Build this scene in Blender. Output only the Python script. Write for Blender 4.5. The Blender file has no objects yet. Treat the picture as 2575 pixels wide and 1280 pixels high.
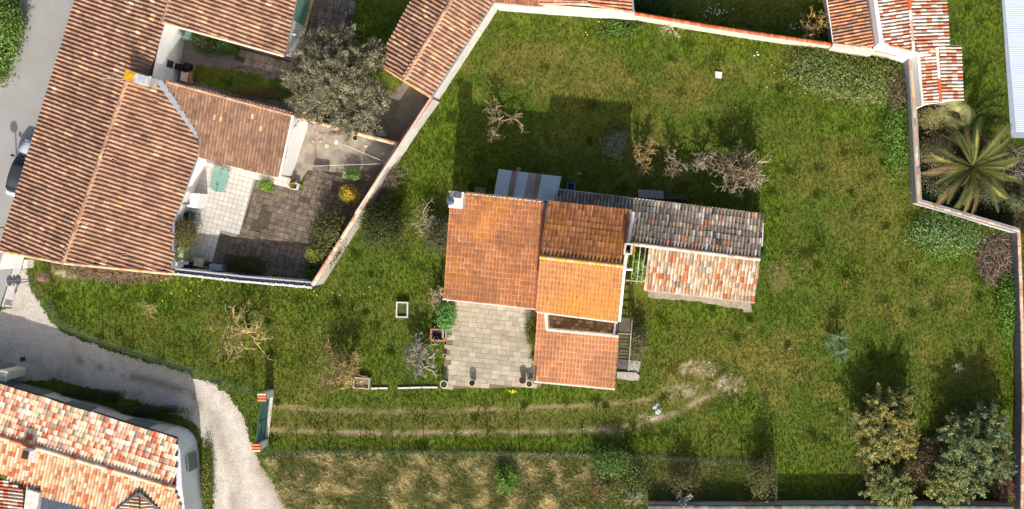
import bpy, math, random
import numpy as np
from mathutils import Vector, Matrix
random.seed(7); np.random.seed(7)
D = bpy.data
scene = bpy.context.scene
C = scene.collection

# ------------------------------------------------------------------ camera, sky, sun, exposure
CAM_H, SCALE, NX, NY = 77.0, 36.0, 1690.0, 550.0       # metres up, pixels of the photo per metre on the ground, foot point of the camera
cam = D.objects.new('camera', D.cameras.new('camera')); C.objects.link(cam)
cam.location = (0, 0, CAM_H)
cam.data.sensor_width = 36.0
cam.data.lens = 36.0 * SCALE * CAM_H / 2575.0
cam.data.shift_x = (1287.5 - NX) / 2575.0
cam.data.shift_y = (NY - 640.0) / 2575.0
cam.data.clip_end = 2000
scene.camera = cam
SUN_EL = math.radians(33.0)
to_sun = Vector((0.045, -1.0, 0)).normalized() * math.cos(SUN_EL) + Vector((0, 0, math.sin(SUN_EL)))
world = D.worlds.new('World'); scene.world = world; world.use_nodes = True
wn = world.node_tree.nodes; wl = world.node_tree.links
sky = wn.new('ShaderNodeTexSky'); sky.sky_type = 'NISHITA'; sky.sun_disc = False
sky.sun_elevation = SUN_EL; sky.sun_rotation = math.radians(178.0); sky.dust_density = 4.0; sky.ozone_density = 0.4
wl.new(sky.outputs[0], wn['Background'].inputs[0]); wn['Background'].inputs[1].default_value = 0.12
sun = D.objects.new('sun', D.lights.new('sun', 'SUN')); C.objects.link(sun)
sun.data.energy = 4.2; sun.data.angle = math.radians(0.53); sun.data.color = (1.0, 0.95, 0.88)
sun.rotation_euler = (-to_sun).to_track_quat('-Z', 'Y').to_euler(); sun.location = (0, -40, 60)
scene.view_settings.view_transform = 'Standard'; scene.view_settings.look = 'None'
scene.view_settings.exposure = 0.36; scene.view_settings.gamma = 1.0
scene.cycles.max_bounces = 5

# ------------------------------------------------------------------ helpers
def W(px, py, h=0.0):
    k = (CAM_H - h) / CAM_H / SCALE
    return Vector(((px - NX) * k, (NY - py) * k, h))
def W2(px, py, h=0.0):
    v = W(px, py, h); return (v.x, v.y)
def S(r, g, b, k=1.0):
    f = lambda c: (c / 12.92 if c <= 0.04045 else ((c + 0.055) / 1.055) ** 2.4)
    return (f(r / 255.) * k, f(g / 255.) * k, f(b / 255.) * k)

_lat = np.random.rand(64, 64)
def vnoise(x, y):
    x = np.asarray(x, float); y = np.asarray(y, float)
    xi = np.floor(x).astype(int); yi = np.floor(y).astype(int); fx = x - xi; fy = y - yi
    fx = fx * fx * (3 - 2 * fx); fy = fy * fy * (3 - 2 * fy)
    a = _lat[xi % 64, yi % 64]; b = _lat[(xi + 1) % 64, yi % 64]; c = _lat[xi % 64, (yi + 1) % 64]; d = _lat[(xi + 1) % 64, (yi + 1) % 64]
    return (a * (1 - fx) + b * fx) * (1 - fy) + (c * (1 - fx) + d * fx) * fy
def fbm(x, y, s, o=4):
    t = 0; a = 0.5; n = 0
    for k in range(o):
        t = t + a * vnoise(np.asarray(x) / s * 2 ** k + 13.7 * k, np.asarray(y) / s * 2 ** k + 5.1 * k); n += a; a *= 0.55
    return t / n
def sstep(a, b, x):
    t = np.clip((x - a) / (b - a), 0, 1); return t * t * (3 - 2 * t)
def pip(poly, X, Y):
    X = np.asarray(X, float); Y = np.asarray(Y, float); r = np.zeros(X.shape, bool); n = len(poly)
    for i in range(n):
        x0, y0 = poly[i][0], poly[i][1]; x1, y1 = poly[(i + 1) % n][0], poly[(i + 1) % n][1]
        if y0 == y1: continue
        c = ((y0 > Y) != (y1 > Y)) & (X < (x1 - x0) * (Y - y0) / (y1 - y0) + x0); r ^= c
    return r
def dist_line(pts, X, Y):
    d = np.full(np.shape(X), 1e9)
    for (x0, y0), (x1, y1) in zip(pts[:-1], pts[1:]):
        dx, dy = x1 - x0, y1 - y0; t = np.clip(((X - x0) * dx + (Y - y0) * dy) / (dx * dx + dy * dy), 0, 1)
        d = np.minimum(d, np.hypot(X - x0 - t * dx, Y - y0 - t * dy))
    return d

# ------------------------------------------------------------------ materials (all procedural)
MATS = {}
def M(name, col=None, rough=0.85, var=0.25, scale=4.0, fine=0.15, fscale=40.0, bump=0.0, bscale=60.0, metal=0.0,
      lichen=0.0, lcol=(0.5, 0.27, 0.03), lscale=1.2, llo=0.48, lhi=0.66, stain=0.0, scol=(0.05, 0.045, 0.04), sscale=0.8, trans=0.0, spec=0.3):
    if name in MATS: return MATS[name]
    m = D.materials.new(name); m.use_nodes = True; nt = m.node_tree; N = nt.nodes; L = nt.links
    b = N['Principled BSDF']; b.inputs['Roughness'].default_value = rough; b.inputs['Metallic'].default_value = metal
    b.inputs['Specular IOR Level'].default_value = spec
    geo = N.new('ShaderNodeNewGeometry'); P = geo.outputs['Position']
    def noise(sc, det=4, rg=0.6):
        n = N.new('ShaderNodeTexNoise'); n.inputs['Scale'].default_value = sc; n.inputs['Detail'].default_value = det
        n.inputs['Roughness'].default_value = rg; L.new(P, n.inputs['Vector']); return n.outputs['Fac']
    def rng(src, a, c, lo, hi):
        r = N.new('ShaderNodeMapRange'); r.inputs[1].default_value = a; r.inputs[2].default_value = c
        r.inputs[3].default_value = lo; r.inputs[4].default_value = hi; L.new(src, r.inputs[0]); return r.outputs[0]
    def mix(f, a, c, mode='MIX'):
        x = N.new('ShaderNodeMix'); x.data_type = 'RGBA'; x.blend_type = mode
        for s, v in ((x.inputs[0], f), (x.inputs[6], a), (x.inputs[7], c)):
            if isinstance(v, (int, float)): s.default_value = v
            elif isinstance(v, tuple): s.default_value = (*v, 1) if len(v) == 3 else v
            else: L.new(v, s)
        return x.outputs[2]
    if col is None:
        a = N.new('ShaderNodeAttribute'); a.attribute_name = 'col'; c = a.outputs['Color']
    else:
        r = N.new('ShaderNodeRGB'); r.outputs[0].default_value = (*col, 1); c = r.outputs[0]
    def scaled(c, f):
        x = N.new('ShaderNodeVectorMath'); x.operation = 'SCALE'; L.new(c, x.inputs[0]); L.new(f, x.inputs['Scale']); return x.outputs[0]
    if var: c = scaled(c, rng(noise(scale), 0.3, 0.7, 1 - var, 1 + var))
    if fine: c = scaled(c, rng(noise(fscale, 3), 0.3, 0.7, 1 - fine, 1 + fine))
    if stain: c = mix(rng(noise(sscale, 6, 0.7), 0.5, 0.68, 0, stain), c, scol)
    if lichen:
        q = N.new('ShaderNodeMath'); q.operation = 'MULTIPLY'
        L.new(rng(noise(lscale, 5, 0.65), llo, lhi, 0, lichen), q.inputs[0]); L.new(rng(noise(14, 4, 0.7), 0.4, 0.6, 0.25, 1), q.inputs[1])
        c = mix(q.outputs[0], c, lcol)
    L.new(c, b.inputs['Base Color'])
    if bump:
        bp = N.new('ShaderNodeBump'); bp.inputs['Strength'].default_value = bump; bp.inputs['Distance'].default_value = 0.02
        L.new(noise(bscale, 4), bp.inputs['Height']); L.new(bp.outputs[0], b.inputs['Normal'])
    if trans:
        t = N.new('ShaderNodeBsdfTranslucent'); L.new(c, t.inputs[0]); ms = N.new('ShaderNodeMixShader'); ms.inputs[0].default_value = trans
        L.new(b.outputs[0], ms.inputs[1]); L.new(t.outputs[0], ms.inputs[2]); L.new(ms.outputs[0], N['Material Output'].inputs['Surface'])
    MATS[name] = m; return m

# ------------------------------------------------------------------ mesh building
class MB:
    def __init__(s): s.v = []; s.f = []; s.c = []; s.use = False
    def add(s, verts, faces, col=None):
        o = len(s.v); s.v += [tuple(v) for v in verts]; s.f += [tuple(i + o for i in f) for f in faces]
        if col is not None: s.use = True
        s.c += [col or (1, 1, 1)] * len(verts)
    def box(s, c, half, rz=0.0, col=None, z0=None, M4=None):
        hx, hy, hz = half; p = [(x, y, z) for z in (-hz, hz) for x, y in ((-hx, -hy), (hx, -hy), (hx, hy), (-hx, hy))]
        R = M4 or (Matrix.Translation(c) @ Matrix.Rotation(rz, 4, 'Z'))
        s.add([R @ Vector(q) for q in p], [(3, 2, 1, 0), (4, 5, 6, 7), (0, 1, 5, 4), (1, 2, 6, 5), (2, 3, 7, 6), (3, 0, 4, 7)], col)
    def beam(s, a, b, w, h, col=None):                      # box from a to b
        a = Vector(a); b = Vector(b); d = b - a; L = d.length; y = d / L
        up = Vector((0, 0, 1)) if abs(y.z) < 0.95 else Vector((1, 0, 0)); x = y.cross(up).normalized(); z = x.cross(y)
        R = Matrix((x, y, z)).transposed().to_4x4(); R.translation = (a + b) / 2
        s.box(None, (w / 2, L / 2, h / 2), M4=R, col=col)
    def prism(s, top, bot, col=None):
        n = len(top); s.add(list(top) + list(bot), [tuple(range(n)), tuple(range(2 * n - 1, n - 1, -1))] + [(i, n + i, n + (i + 1) % n, (i + 1) % n) for i in range(n)], col)
    def tube(s, pts, rad, seg=5, col=None, cap=True):
        rings = []; n = len(pts); o = len(s.v); V = []; F = []
        for i, p in enumerate(pts):
            p = Vector(p); d = (Vector(pts[min(i + 1, n - 1)]) - Vector(pts[max(i - 1, 0)]))
            d = d.normalized() if d.length > 1e-9 else Vector((0, 0, 1))
            a = d.cross(Vector((0.31, 0.17, 0.93)) if abs(d.z) < 0.9 else Vector((1, 0, 0))).normalized(); b = d.cross(a)
            r = rad[i] if hasattr(rad, '__len__') else rad
            V += [p + (a * math.cos(t) + b * math.sin(t)) * r for t in [2 * math.pi * k / seg for k in range(seg)]]
        for i in range(n - 1):
            for k in range(seg): F.append((i * seg + k, i * seg + (k + 1) % seg, (i + 1) * seg + (k + 1) % seg, (i + 1) * seg + k))
        if cap: F.append(tuple(range((n - 1) * seg, n * seg))); F.append(tuple(range(seg - 1, -1, -1)))
        s.add(V, F, col)
    def lathe(s, c, prof, seg=20, col=None):
        c = Vector(c); V = []; F = []
        for r, z in prof: V += [c + Vector((r * math.cos(t), r * math.sin(t), z)) for t in [2 * math.pi * k / seg for k in range(seg)]]
        for i in range(len(prof) - 1):
            for k in range(seg): F.append((i * seg + k, i * seg + (k + 1) % seg, (i + 1) * seg + (k + 1) % seg, (i + 1) * seg + k))
        s.add(V, F, col)
    def build(s, name, mat, parent=None, smooth=False, **tags):
        me = D.meshes.new(name); me.from_pydata(s.v, [], s.f)
        if s.use: setcol(me, np.array(s.c))
        return link(name, me, mat, parent, smooth, **tags)
def setcol(me, c):
    a = me.color_attributes.new('col', 'FLOAT_COLOR', 'POINT')
    a.data.foreach_set('color', np.concatenate([np.asarray(c, np.float32), np.ones((len(c), 1), np.float32)], 1).ravel())
def tag(o, label=None, category=None, group=None, kind=None):
    if label: o['label'] = label
    if category: o['category'] = category
    if group: o['group'] = group
    if kind: o['kind'] = kind
    return o
def link(name, me, mat, parent=None, smooth=False, **tags):
    if mat is not None and not me.materials: me.materials.append(mat)
    if smooth: me.polygons.foreach_set('use_smooth', [True] * len(me.polygons))
    o = D.objects.new(name, me); C.objects.link(o)
    if parent is not None:
        o.parent = parent
        if parent.type == 'EMPTY': o.matrix_parent_inverse = Matrix.Translation(-parent.location)
    return tag(o, **tags)
def npmesh(name, V, F, mat, cols=None, parent=None, smooth=False, **tags):   # V (n,3), F (m,k)
    V = np.asarray(V, np.float32); F = np.asarray(F, np.int32); me = D.meshes.new(name); k = F.shape[1]
    me.vertices.add(len(V)); me.vertices.foreach_set('co', V.ravel())
    me.loops.add(F.size); me.loops.foreach_set('vertex_index', F.ravel())
    me.polygons.add(len(F)); me.polygons.foreach_set('loop_start', np.arange(len(F), dtype=np.int32) * k)
    me.update(calc_edges=True)
    if not smooth: me.shade_flat()
    if cols is not None: setcol(me, cols)
    return link(name, me, mat, parent, smooth, **tags)
def thing(name, label, category, loc, group=None):
    o = D.objects.new(name, None); C.objects.link(o); o.location = loc; o.empty_display_size = 0.2
    return tag(o, label, category, group)
def ngon(name, poly, z, mat, parent=None, thick=0.0, **tags):
    mb = MB(); t = [(x, y, z) for x, y in poly]
    if thick: mb.prism(t, [(x, y, z - thick) for x, y in poly])
    else: mb.add(t, [tuple(range(len(t)))])
    o = mb.build(name, mat, parent, **tags)
    return o
def ccw(poly):
    a = sum(poly[i][0] * poly[(i + 1) % len(poly)][1] - poly[(i + 1) % len(poly)][0] * poly[i][1] for i in range(len(poly)))
    return a > 0
def inset(poly, ds):                                         # 2D polygon moved inward edge by edge
    n = len(poly); sgn = 1 if ccw(poly) else -1; L = []
    for i in range(n):
        (x0, y0), (x1, y1) = poly[i], poly[(i + 1) % n]; l = math.hypot(x1 - x0, y1 - y0); nx, ny = -(y1 - y0) / l * sgn, (x1 - x0) / l * sgn
        d = ds[i] if hasattr(ds, '__len__') else ds
        L.append((x0 + nx * d, y0 + ny * d, x1 - x0, y1 - y0))
    out = []
    for i in range(n):
        ax, ay, adx, ady = L[i - 1]; bx, by, bdx, bdy = L[i]; den = adx * bdy - ady * bdx
        if abs(den) < 1e-6: out.append((bx, by)); continue
        t = ((bx - ax) * bdy - (by - ay) * bdx) / den; out.append((ax + adx * t, ay + ady * t))
    return out

# ------------------------------------------------------------------ tiled roofs
class Plane:
    def __init__(s, p3):
        a, b, c = [W(*p) for p in p3]; s.a = a; s.n = (b - a).cross(c - a).normalized()
        if s.n.z < 0: s.n = -s.n
    def z(s, x, y): return s.a.z - (s.n.x * (x - s.a.x) + s.n.y * (y - s.a.y)) / s.n.z
    def px(s, px, py):                                       # the point of this plane seen at a pixel of the photo
        o = Vector((0, 0, CAM_H)); g = W(px, py); d = g - o; return o + d * ((s.a - o).dot(s.n) / d.dot(s.n))
_tpl = {}
DIRT = np.array((.20, .145, .105))                         # grime lying in the channels of old tiles
def tile_tpl(pitch, course, arch, aw=0.62):
    k = (pitch, course, arch, aw)
    if k in _tpl: return _tpl[k]
    prof = [(0.0, -0.1), (0.06, 0.45), (0.17, 0.86), (0.31, 1.0), (0.45, 0.86), (0.56, 0.45), (0.62, -0.1), (0.81, -0.28), (1.0, -0.1)]
    prof = [(x / .62 * aw if x <= .62 else aw + (x - .62) / .38 * (1 - aw), z) for x, z in prof]; mx = aw / 2
    L = course * 1.14; V = []; fac = []
    rows = ((0.0, 0.020, 1.0, 1), (L, 0.0, 0.94, 0)) if aw > .5 else ((0.0, 0.026, 1.0, 2), (course * .17, .022, .99, 2), (course * .22, .021, .985, 0), (L, 0.0, 0.94, 0))
    for y, e, tp, cl in rows:
        for x, z in prof:
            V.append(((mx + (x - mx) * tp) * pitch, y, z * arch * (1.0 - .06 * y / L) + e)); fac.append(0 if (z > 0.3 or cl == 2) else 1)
    n = len(prof); R_ = len(rows)
    for x, z in prof: V.append((x * pitch, 0.004, (z * arch if z < 0 else z * arch * 0.45) - 0.004)); fac.append(2)
    F = [(q * n + i, q * n + i + 1, (q + 1) * n + i + 1, (q + 1) * n + i) for q in range(R_ - 1) for i in range(n - 1)] + [(R_ * n + i, R_ * n + i + 1, i + 1, i) for i in range(n - 1)]
    _tpl[k] = (np.array(V), np.array(F), np.array(fac)); return _tpl[k]
def pick(pal):
    t = random.random() * sum(p[0] for p in pal)
    for w, c in pal:
        t -= w
        if t <= 0: return c
    return pal[-1][1]
class House:
    def __init__(s, name, label, category, loc, limit=300):
        s.e = thing(name, label, category, loc); s.t = []; s.limit = limit; s.meshes = {}
    def roof(s, name, p3, poly, mat, pal, pitch=0.22, course=0.36, arch=0.07, chan=0.6, deck=0.10, deckmat=None, grad=None, jit=1.0, walls=None, wmat=None, name_wall='wall', zbase=-0.05, overlap=0.02, aw=0.62, bv=0.09):
        pl = Plane(p3) if not isinstance(p3, Plane) else p3
        P = [pl.px(*q) for q in poly]; n = pl.n
        mb = MB(); mb.prism(P, [q - Vector((0, 0, deck)) for q in P])
        r = mb.build(name, deckmat or M('roof_deck', S(78, 60, 48), var=0.2), s.e)
        r['plane'] = [n.x, n.y, n.z]
        d = Vector((n.x, n.y, 0)); d = (d - n * d.dot(n)).normalized() if d.length > 1e-5 else Vector((0, -1, 0))
        if d.z > 0: d = -d
        up = -d; u = up.cross(n).normalized()
        o = P[0]; uu = [(q - o).dot(u) for q in P]; vv = [(q - o).dot(up) for q in P]; p2 = list(zip(uu, vv))
        v0, u0 = min(vv), min(uu); nv = int((max(vv) - v0) / course) + 2; nu = int((max(uu) - u0) / pitch) + 2
        du = (max(uu) - u0) / max(1, round((max(uu) - u0) / pitch))
        ed = []                                              # courses start along the eave even where it runs askew
        for k in range(len(p2)):
            (ua, va), (ub, vb) = p2[k], p2[(k + 1) % len(p2)]
            if abs(ub - ua) > .3 * (max(uu) - u0) and abs(vb - va) < .22 * abs(ub - ua): ed.append(((va + vb) / 2, ua, va, ub, vb))
        sk = (lambda x: 0.0 * x)
        if ed and min(ed)[0] - v0 < .35 * (max(vv) - v0):
            _, ua, va, ub, vb = min(ed); g_ = (vb - va) / (ub - ua); sk = lambda x: va + g_ * (x - ua) - v0
        nv += 6
        I, J = np.meshgrid(np.arange(nu), np.arange(nv), indexing='ij'); cu = u0 + (I + 0.4) * du; J = J - 3; cv = v0 + sk(cu) - overlap + (J + 0.5) * course
        ok = pip(p2, cu, cv)
        tpl = (du, course, arch, aw)
        for i, j in zip(*np.where(ok)):
            j = j - 3; c = pick(pal)
            pos = o + u * (u0 + i * du + random.gauss(0, 0.004) * jit) + up * (v0 + float(sk(u0 + (i + .4) * du)) - overlap + j * course + random.gauss(0, 0.008) * jit) + n * (0.034 + random.gauss(0, 0.003) * jit)
            wu, wv = i * du, j * course; wob = vnoise(np.array([wu * .9 + 7]), np.array([wv * .7]))[0] - .5; wo2 = vnoise(np.array([wu * .5 + 31]), np.array([wv * 1.1 + 9]))[0] - .5
            pos = pos + up * (wob * .06 * jit) + n * (wo2 * .034 * jit) + u * ((vnoise(np.array([wv * 1.3 + 3]), np.array([wu * .4]))[0] - .5) * .035 * jit)
            if grad: c = grad(pos, c)
            a = random.gauss(0, 0.012 if random.random() > .012 else .10) * jit; ux = u * math.cos(a) + up * math.sin(a); uy = up * math.cos(a) - u * math.sin(a)
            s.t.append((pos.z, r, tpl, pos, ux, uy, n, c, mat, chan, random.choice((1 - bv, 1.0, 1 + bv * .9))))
        if walls is not None:
            q = inset([(v.x, v.y) for v in P], walls); m = len(q); mb = MB()
            if not ccw(q): q = q[::-1]
            for k in range(m):
                (x0, y0), (x1, y1) = q[k], q[(k + 1) % m]
                mb.add([(x0, y0, zbase), (x1, y1, zbase), (x1, y1, pl.z(x1, y1) - deck * 0.6), (x0, y0, pl.z(x0, y0) - deck * 0.6)], [(0, 1, 2, 3)])
            mb.build(name_wall, wmat, s.e)
        return r, pl
    def ridge(s, roof, a, b, mat, pal, r=0.11, L=0.4, name='ridge_tile', h=1.0, mort=None):
        a = Vector(a); b = Vector(b); d = (b - a); n = max(1, round(d.length / L)); st = d / n; y = d.normalized()
        x = y.cross(Vector((0, 0, 1))).normalized(); z = x.cross(y)
        if mort is not None:
            mb = MB(); mb.beam(a - z * 0.02, b - z * 0.02, r * 2.3, 0.09); mb.build('mortar_bed', mort, roof)
        key = (name, r, L, mat.name); vs = s.meshes.setdefault(key, {})
        for i in range(n):
            c = pick(pal)
            if c not in vs:
                mb = MB(); V = []; ang = [math.pi * k / 6 for k in range(7)]
                for yy, rr in ((0, 1.0), (st.length * 1.1, 0.88)): V += [(math.cos(t) * r * rr, yy, math.sin(t) * r * h * rr) for t in ang]
                V += [(math.cos(t) * r * 0.8, 0.01, math.sin(t) * r * h * 0.75) for t in ang]
                F = [(k + 1, k, 7 + k, 8 + k) for k in range(6)] + [(14 + k + 1, 14 + k, k, k + 1) for k in range(6)]
                mb.add(V, F, c); me = D.meshes.new(name); me.from_pydata(mb.v, [], mb.f); setcol(me, np.array(mb.c)); me.materials.append(mat); vs[c] = me
            R = Matrix((x, y, z)).transposed().to_4x4(); R.translation = a + st * i + z * (0.02 + random.gauss(0, 0.004))
            o = D.objects.new(name, vs[c]); C.objects.link(o); o.parent = roof; o.matrix_basis = R
    def finish(s):
        s.t.sort(key=lambda q: -q[0]); var = {}
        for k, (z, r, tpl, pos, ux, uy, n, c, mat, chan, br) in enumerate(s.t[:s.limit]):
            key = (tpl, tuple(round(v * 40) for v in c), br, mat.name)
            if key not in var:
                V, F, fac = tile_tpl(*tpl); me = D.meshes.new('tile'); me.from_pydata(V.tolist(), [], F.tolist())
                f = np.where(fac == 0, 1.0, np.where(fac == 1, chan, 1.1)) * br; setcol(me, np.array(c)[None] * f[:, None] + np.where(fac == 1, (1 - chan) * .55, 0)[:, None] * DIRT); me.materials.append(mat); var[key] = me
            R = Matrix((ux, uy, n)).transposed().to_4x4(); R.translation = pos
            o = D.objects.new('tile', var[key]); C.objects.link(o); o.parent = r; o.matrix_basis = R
        rest = {}
        for q in s.t[s.limit:]: rest.setdefault((q[1].name, q[2], q[8].name), []).append(q)
        for (rn, tpl, mn), qs in rest.items():
            V, F, fac = tile_tpl(*tpl); n = len(qs); pos = np.array([q[3] for q in qs]); ux = np.array([q[4] for q in qs]); uy = np.array([q[5] for q in qs]); nn = np.array([q[6] for q in qs])
            A = pos[:, None] + V[None, :, 0, None] * ux[:, None] + V[None, :, 1, None] * uy[:, None] + V[None, :, 2, None] * nn[:, None]
            ch = np.array([q[9] for q in qs])[:, None]; br = np.array([q[10] for q in qs])[:, None]
            f = np.where(fac[None] == 0, 1.0, np.where(fac[None] == 1, ch, 1.1)) * br
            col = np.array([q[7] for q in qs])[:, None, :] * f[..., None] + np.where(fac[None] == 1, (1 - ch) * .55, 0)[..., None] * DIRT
            FF = F[None] + (np.arange(n) * len(V))[:, None, None]
            npmesh('tiles', A.reshape(-1, 3), FF.reshape(-1, 4), qs[0][8], col.reshape(-1, 3), parent=qs[0][1], kind='stuff')
# ------------------------------------------------------------------ the setting: outlines in photo pixels on the ground
LANE = [(60, 648), (66, 690), (80, 728), (104, 768), (128, 806), (150, 828), (195, 850), (240, 868), (300, 890), (400, 918), (490, 947), (545, 968), (585, 1005), (610, 1045), (625, 1090), (640, 1135),
        (665, 1185), (700, 1235), (735, 1300), (540, 1300), (532, 1230), (525, 1180), (515, 1120), (500, 1080), (470, 1052), (420, 1035), (330, 1005), (240, 980), (150, 955), (60, 960), (-80, 930), (-80, 1000), (-160, 1000), (-160, 900), (5, 775), (27, 772)]
STREET = [(58, -120), (50, 80), (46, 118), (26, 150), (8, 205), (-60, 330), (-320, 860), (-160, 900), (0, 772), (40, 650), (120, 640), (330, 100), (330, -120)]
GUTTER = [(41, 648), (62, 644), (27, 772), (4, 772)]
YARD_S = [(645, 440), (760, 478), (775, 425), (1000, 362), (1012, 372), (905, 545), (792, 712), (432, 676), (440, 560), (480, 560)]
YARD_C = [(745, 300), (1004, 366), (985, 420), (900, 436), (775, 428), (740, 480), (735, 440)]
TERR = [(505, 396), (701, 440), (757, 452), (747, 478), (682, 462), (645, 451), (599, 599), (551, 585), (536, 658), (436, 672), (436, 560), (490, 400)]
YARD_N = [(400, 30), (760, 130), (748, 200), (742, 260), (738, 300), (430, 215), (390, 190)]
LAWN_N = [(490, 165), (600, 175), (735, 213), (742, 262), (600, 236), (485, 205)]
DRIVE = [(770, -120), (905, -120), (896, 0), (872, 112), (930, 250), (985, 235), (1022, 200), (1086, 244), (1003, 362), (745, 300), (735, 285), (748, 200), (765, 60), (772, 0)]
PATIO = [(1138, 745), (1350, 770), (1346, 955), (1362, 958), (1360, 973), (1112, 977), (1120, 890), (1128, 800)]
PAVED = [LANE, STREET, GUTTER, YARD_S, YARD_C, TERR, PATIO, DRIVE]
HOUSES = [[(0, 610), (190, 0), (745, 0), (718, 140), (440, 200), (735, 290), (705, 440), (500, 400), (434, 684)], [(1140, 483), (1380, 506), (1590, 528), (1918, 540), (1900, 750), (1560, 750), (1545, 973), (1345, 955), (1350, 775), (1118, 750)],
          [(-60, 955), (440, 1090), (500, 1100), (505, 1300), (-60, 1300)], [(2085, -60), (2200, 118), (2300, 140), (2310, 262), (2420, 252), (2416, 112), (2384, 112), (2376, -60)], [(1035, -60), (948, 157), (1084, 243), (1250, 10), (1260, -60)], [(2512, -90), (2545, 345), (2700, 345), (2700, -90)]]
def yard_mask(X, Y):                                         # small lawns inside the paved yards
    return pip(LAWN_N, X, Y)
TRACK1 = [(680, 1022), (800, 1032), (950, 1036), (1150, 1034), (1350, 1026), (1500, 1018), (1640, 1005)]
TRACK2 = [(680, 1082), (800, 1086), (950, 1090), (1150, 1088), (1350, 1086), (1500, 1082), (1600, 1068), (1700, 1040), (1800, 985)]
LUSH = [(1100, 360, 70, 150, .9), (1000, 470, 60, 60, .9), (1080, 640, 60, 60, .8), (1000, 700, 110, 60, .55), (1080, 900, 60, 90, 1.0), (930, 900, 70, 70, .6), (300, 740, 260, 70, .8), (560, 700, 200, 40, .9), (760, 760, 120, 60, .5), (700, 900, 100, 60, .35),
        (1650, 830, 60, 60, .7), (1940, 560, 40, 120, .9), (1930, 430, 60, 60, .9), (1760, 790, 140, 30, .7), (2150, 250, 140, 110, .8), (2100, 120, 150, 50, .7), (2370, 590, 90, 70, .9), (2540, 760, 40, 120, 1.0), (2540, 960, 40, 120, 1.0), (2320, 1100, 60, 80, .9), (2030, 1200, 130, 60, .6), (1400, 1110, 700, 25, .65), (1350, 990, 300, 22, .7),
        (1330, 70, 90, 40, .5), (1560, 80, 90, 50, .8), (1850, 110, 200, 40, .6), (2120, 700, 60, 60, .7), (2000, 780, 80, 40, .35), (1860, 1040, 60, 30, .5), (1230, 420, 120, 120, .5), (2460, 60, 80, 200, .7), (930, 100, 60, 130, .6), (700, 1140, 40, 30, .6)]
DRY = [(1330, 160, 180, 70, .9), (1480, 210, 160, 60, .8), (1700, 220, 140, 70, .7), (2130, 400, 110, 130, .75), (2150, 560, 110, 80, .6), (1955, 670, 45, 70, .9), (1950, 930, 160, 100, .8), (2350, 740, 120, 70, .6), (2480, 900, 90, 70, .5), (900, 690, 90, 30, .3), (380, 790, 60, 30, .5), (1620, 360, 120, 50, .6), (900, 980, 160, 30, .5), (1750, 950, 120, 80, .8), (1600, 1000, 160, 40, .7), (1850, 700, 40, 20, .2), (2420, 380, 30, 90, .3)]
BARE = [(1760, 930, 50, 20, .95), (1830, 968, 40, 26, .85), (1715, 985, 60, 24, .55), (1640, 1052, 30, 12, .8), (1560, 1085, 60, 8, .6), (260, 690, 170, 16, .75), (1960, 690, 26, 40, .45)]
def blob(L, X, Y, nz):
    m = np.zeros(np.shape(X))
    for cx, cy, rx, ry, s in L:
        m = np.maximum(m, s * np.clip(1.35 - np.hypot((X - cx) / rx, (Y - cy) / ry) + (nz - 0.5) * 1.5, 0, 1))
    return m
def lerp(a, b, t): return a * (1 - t[..., None]) + np.asarray(b) * t[..., None]
FIELD = [(668, 1152), (760, 1142), (1290, 1140), (1900, 1165), (1945, 1180), (1945, 1300), (735, 1300), (700, 1235)]
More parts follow.
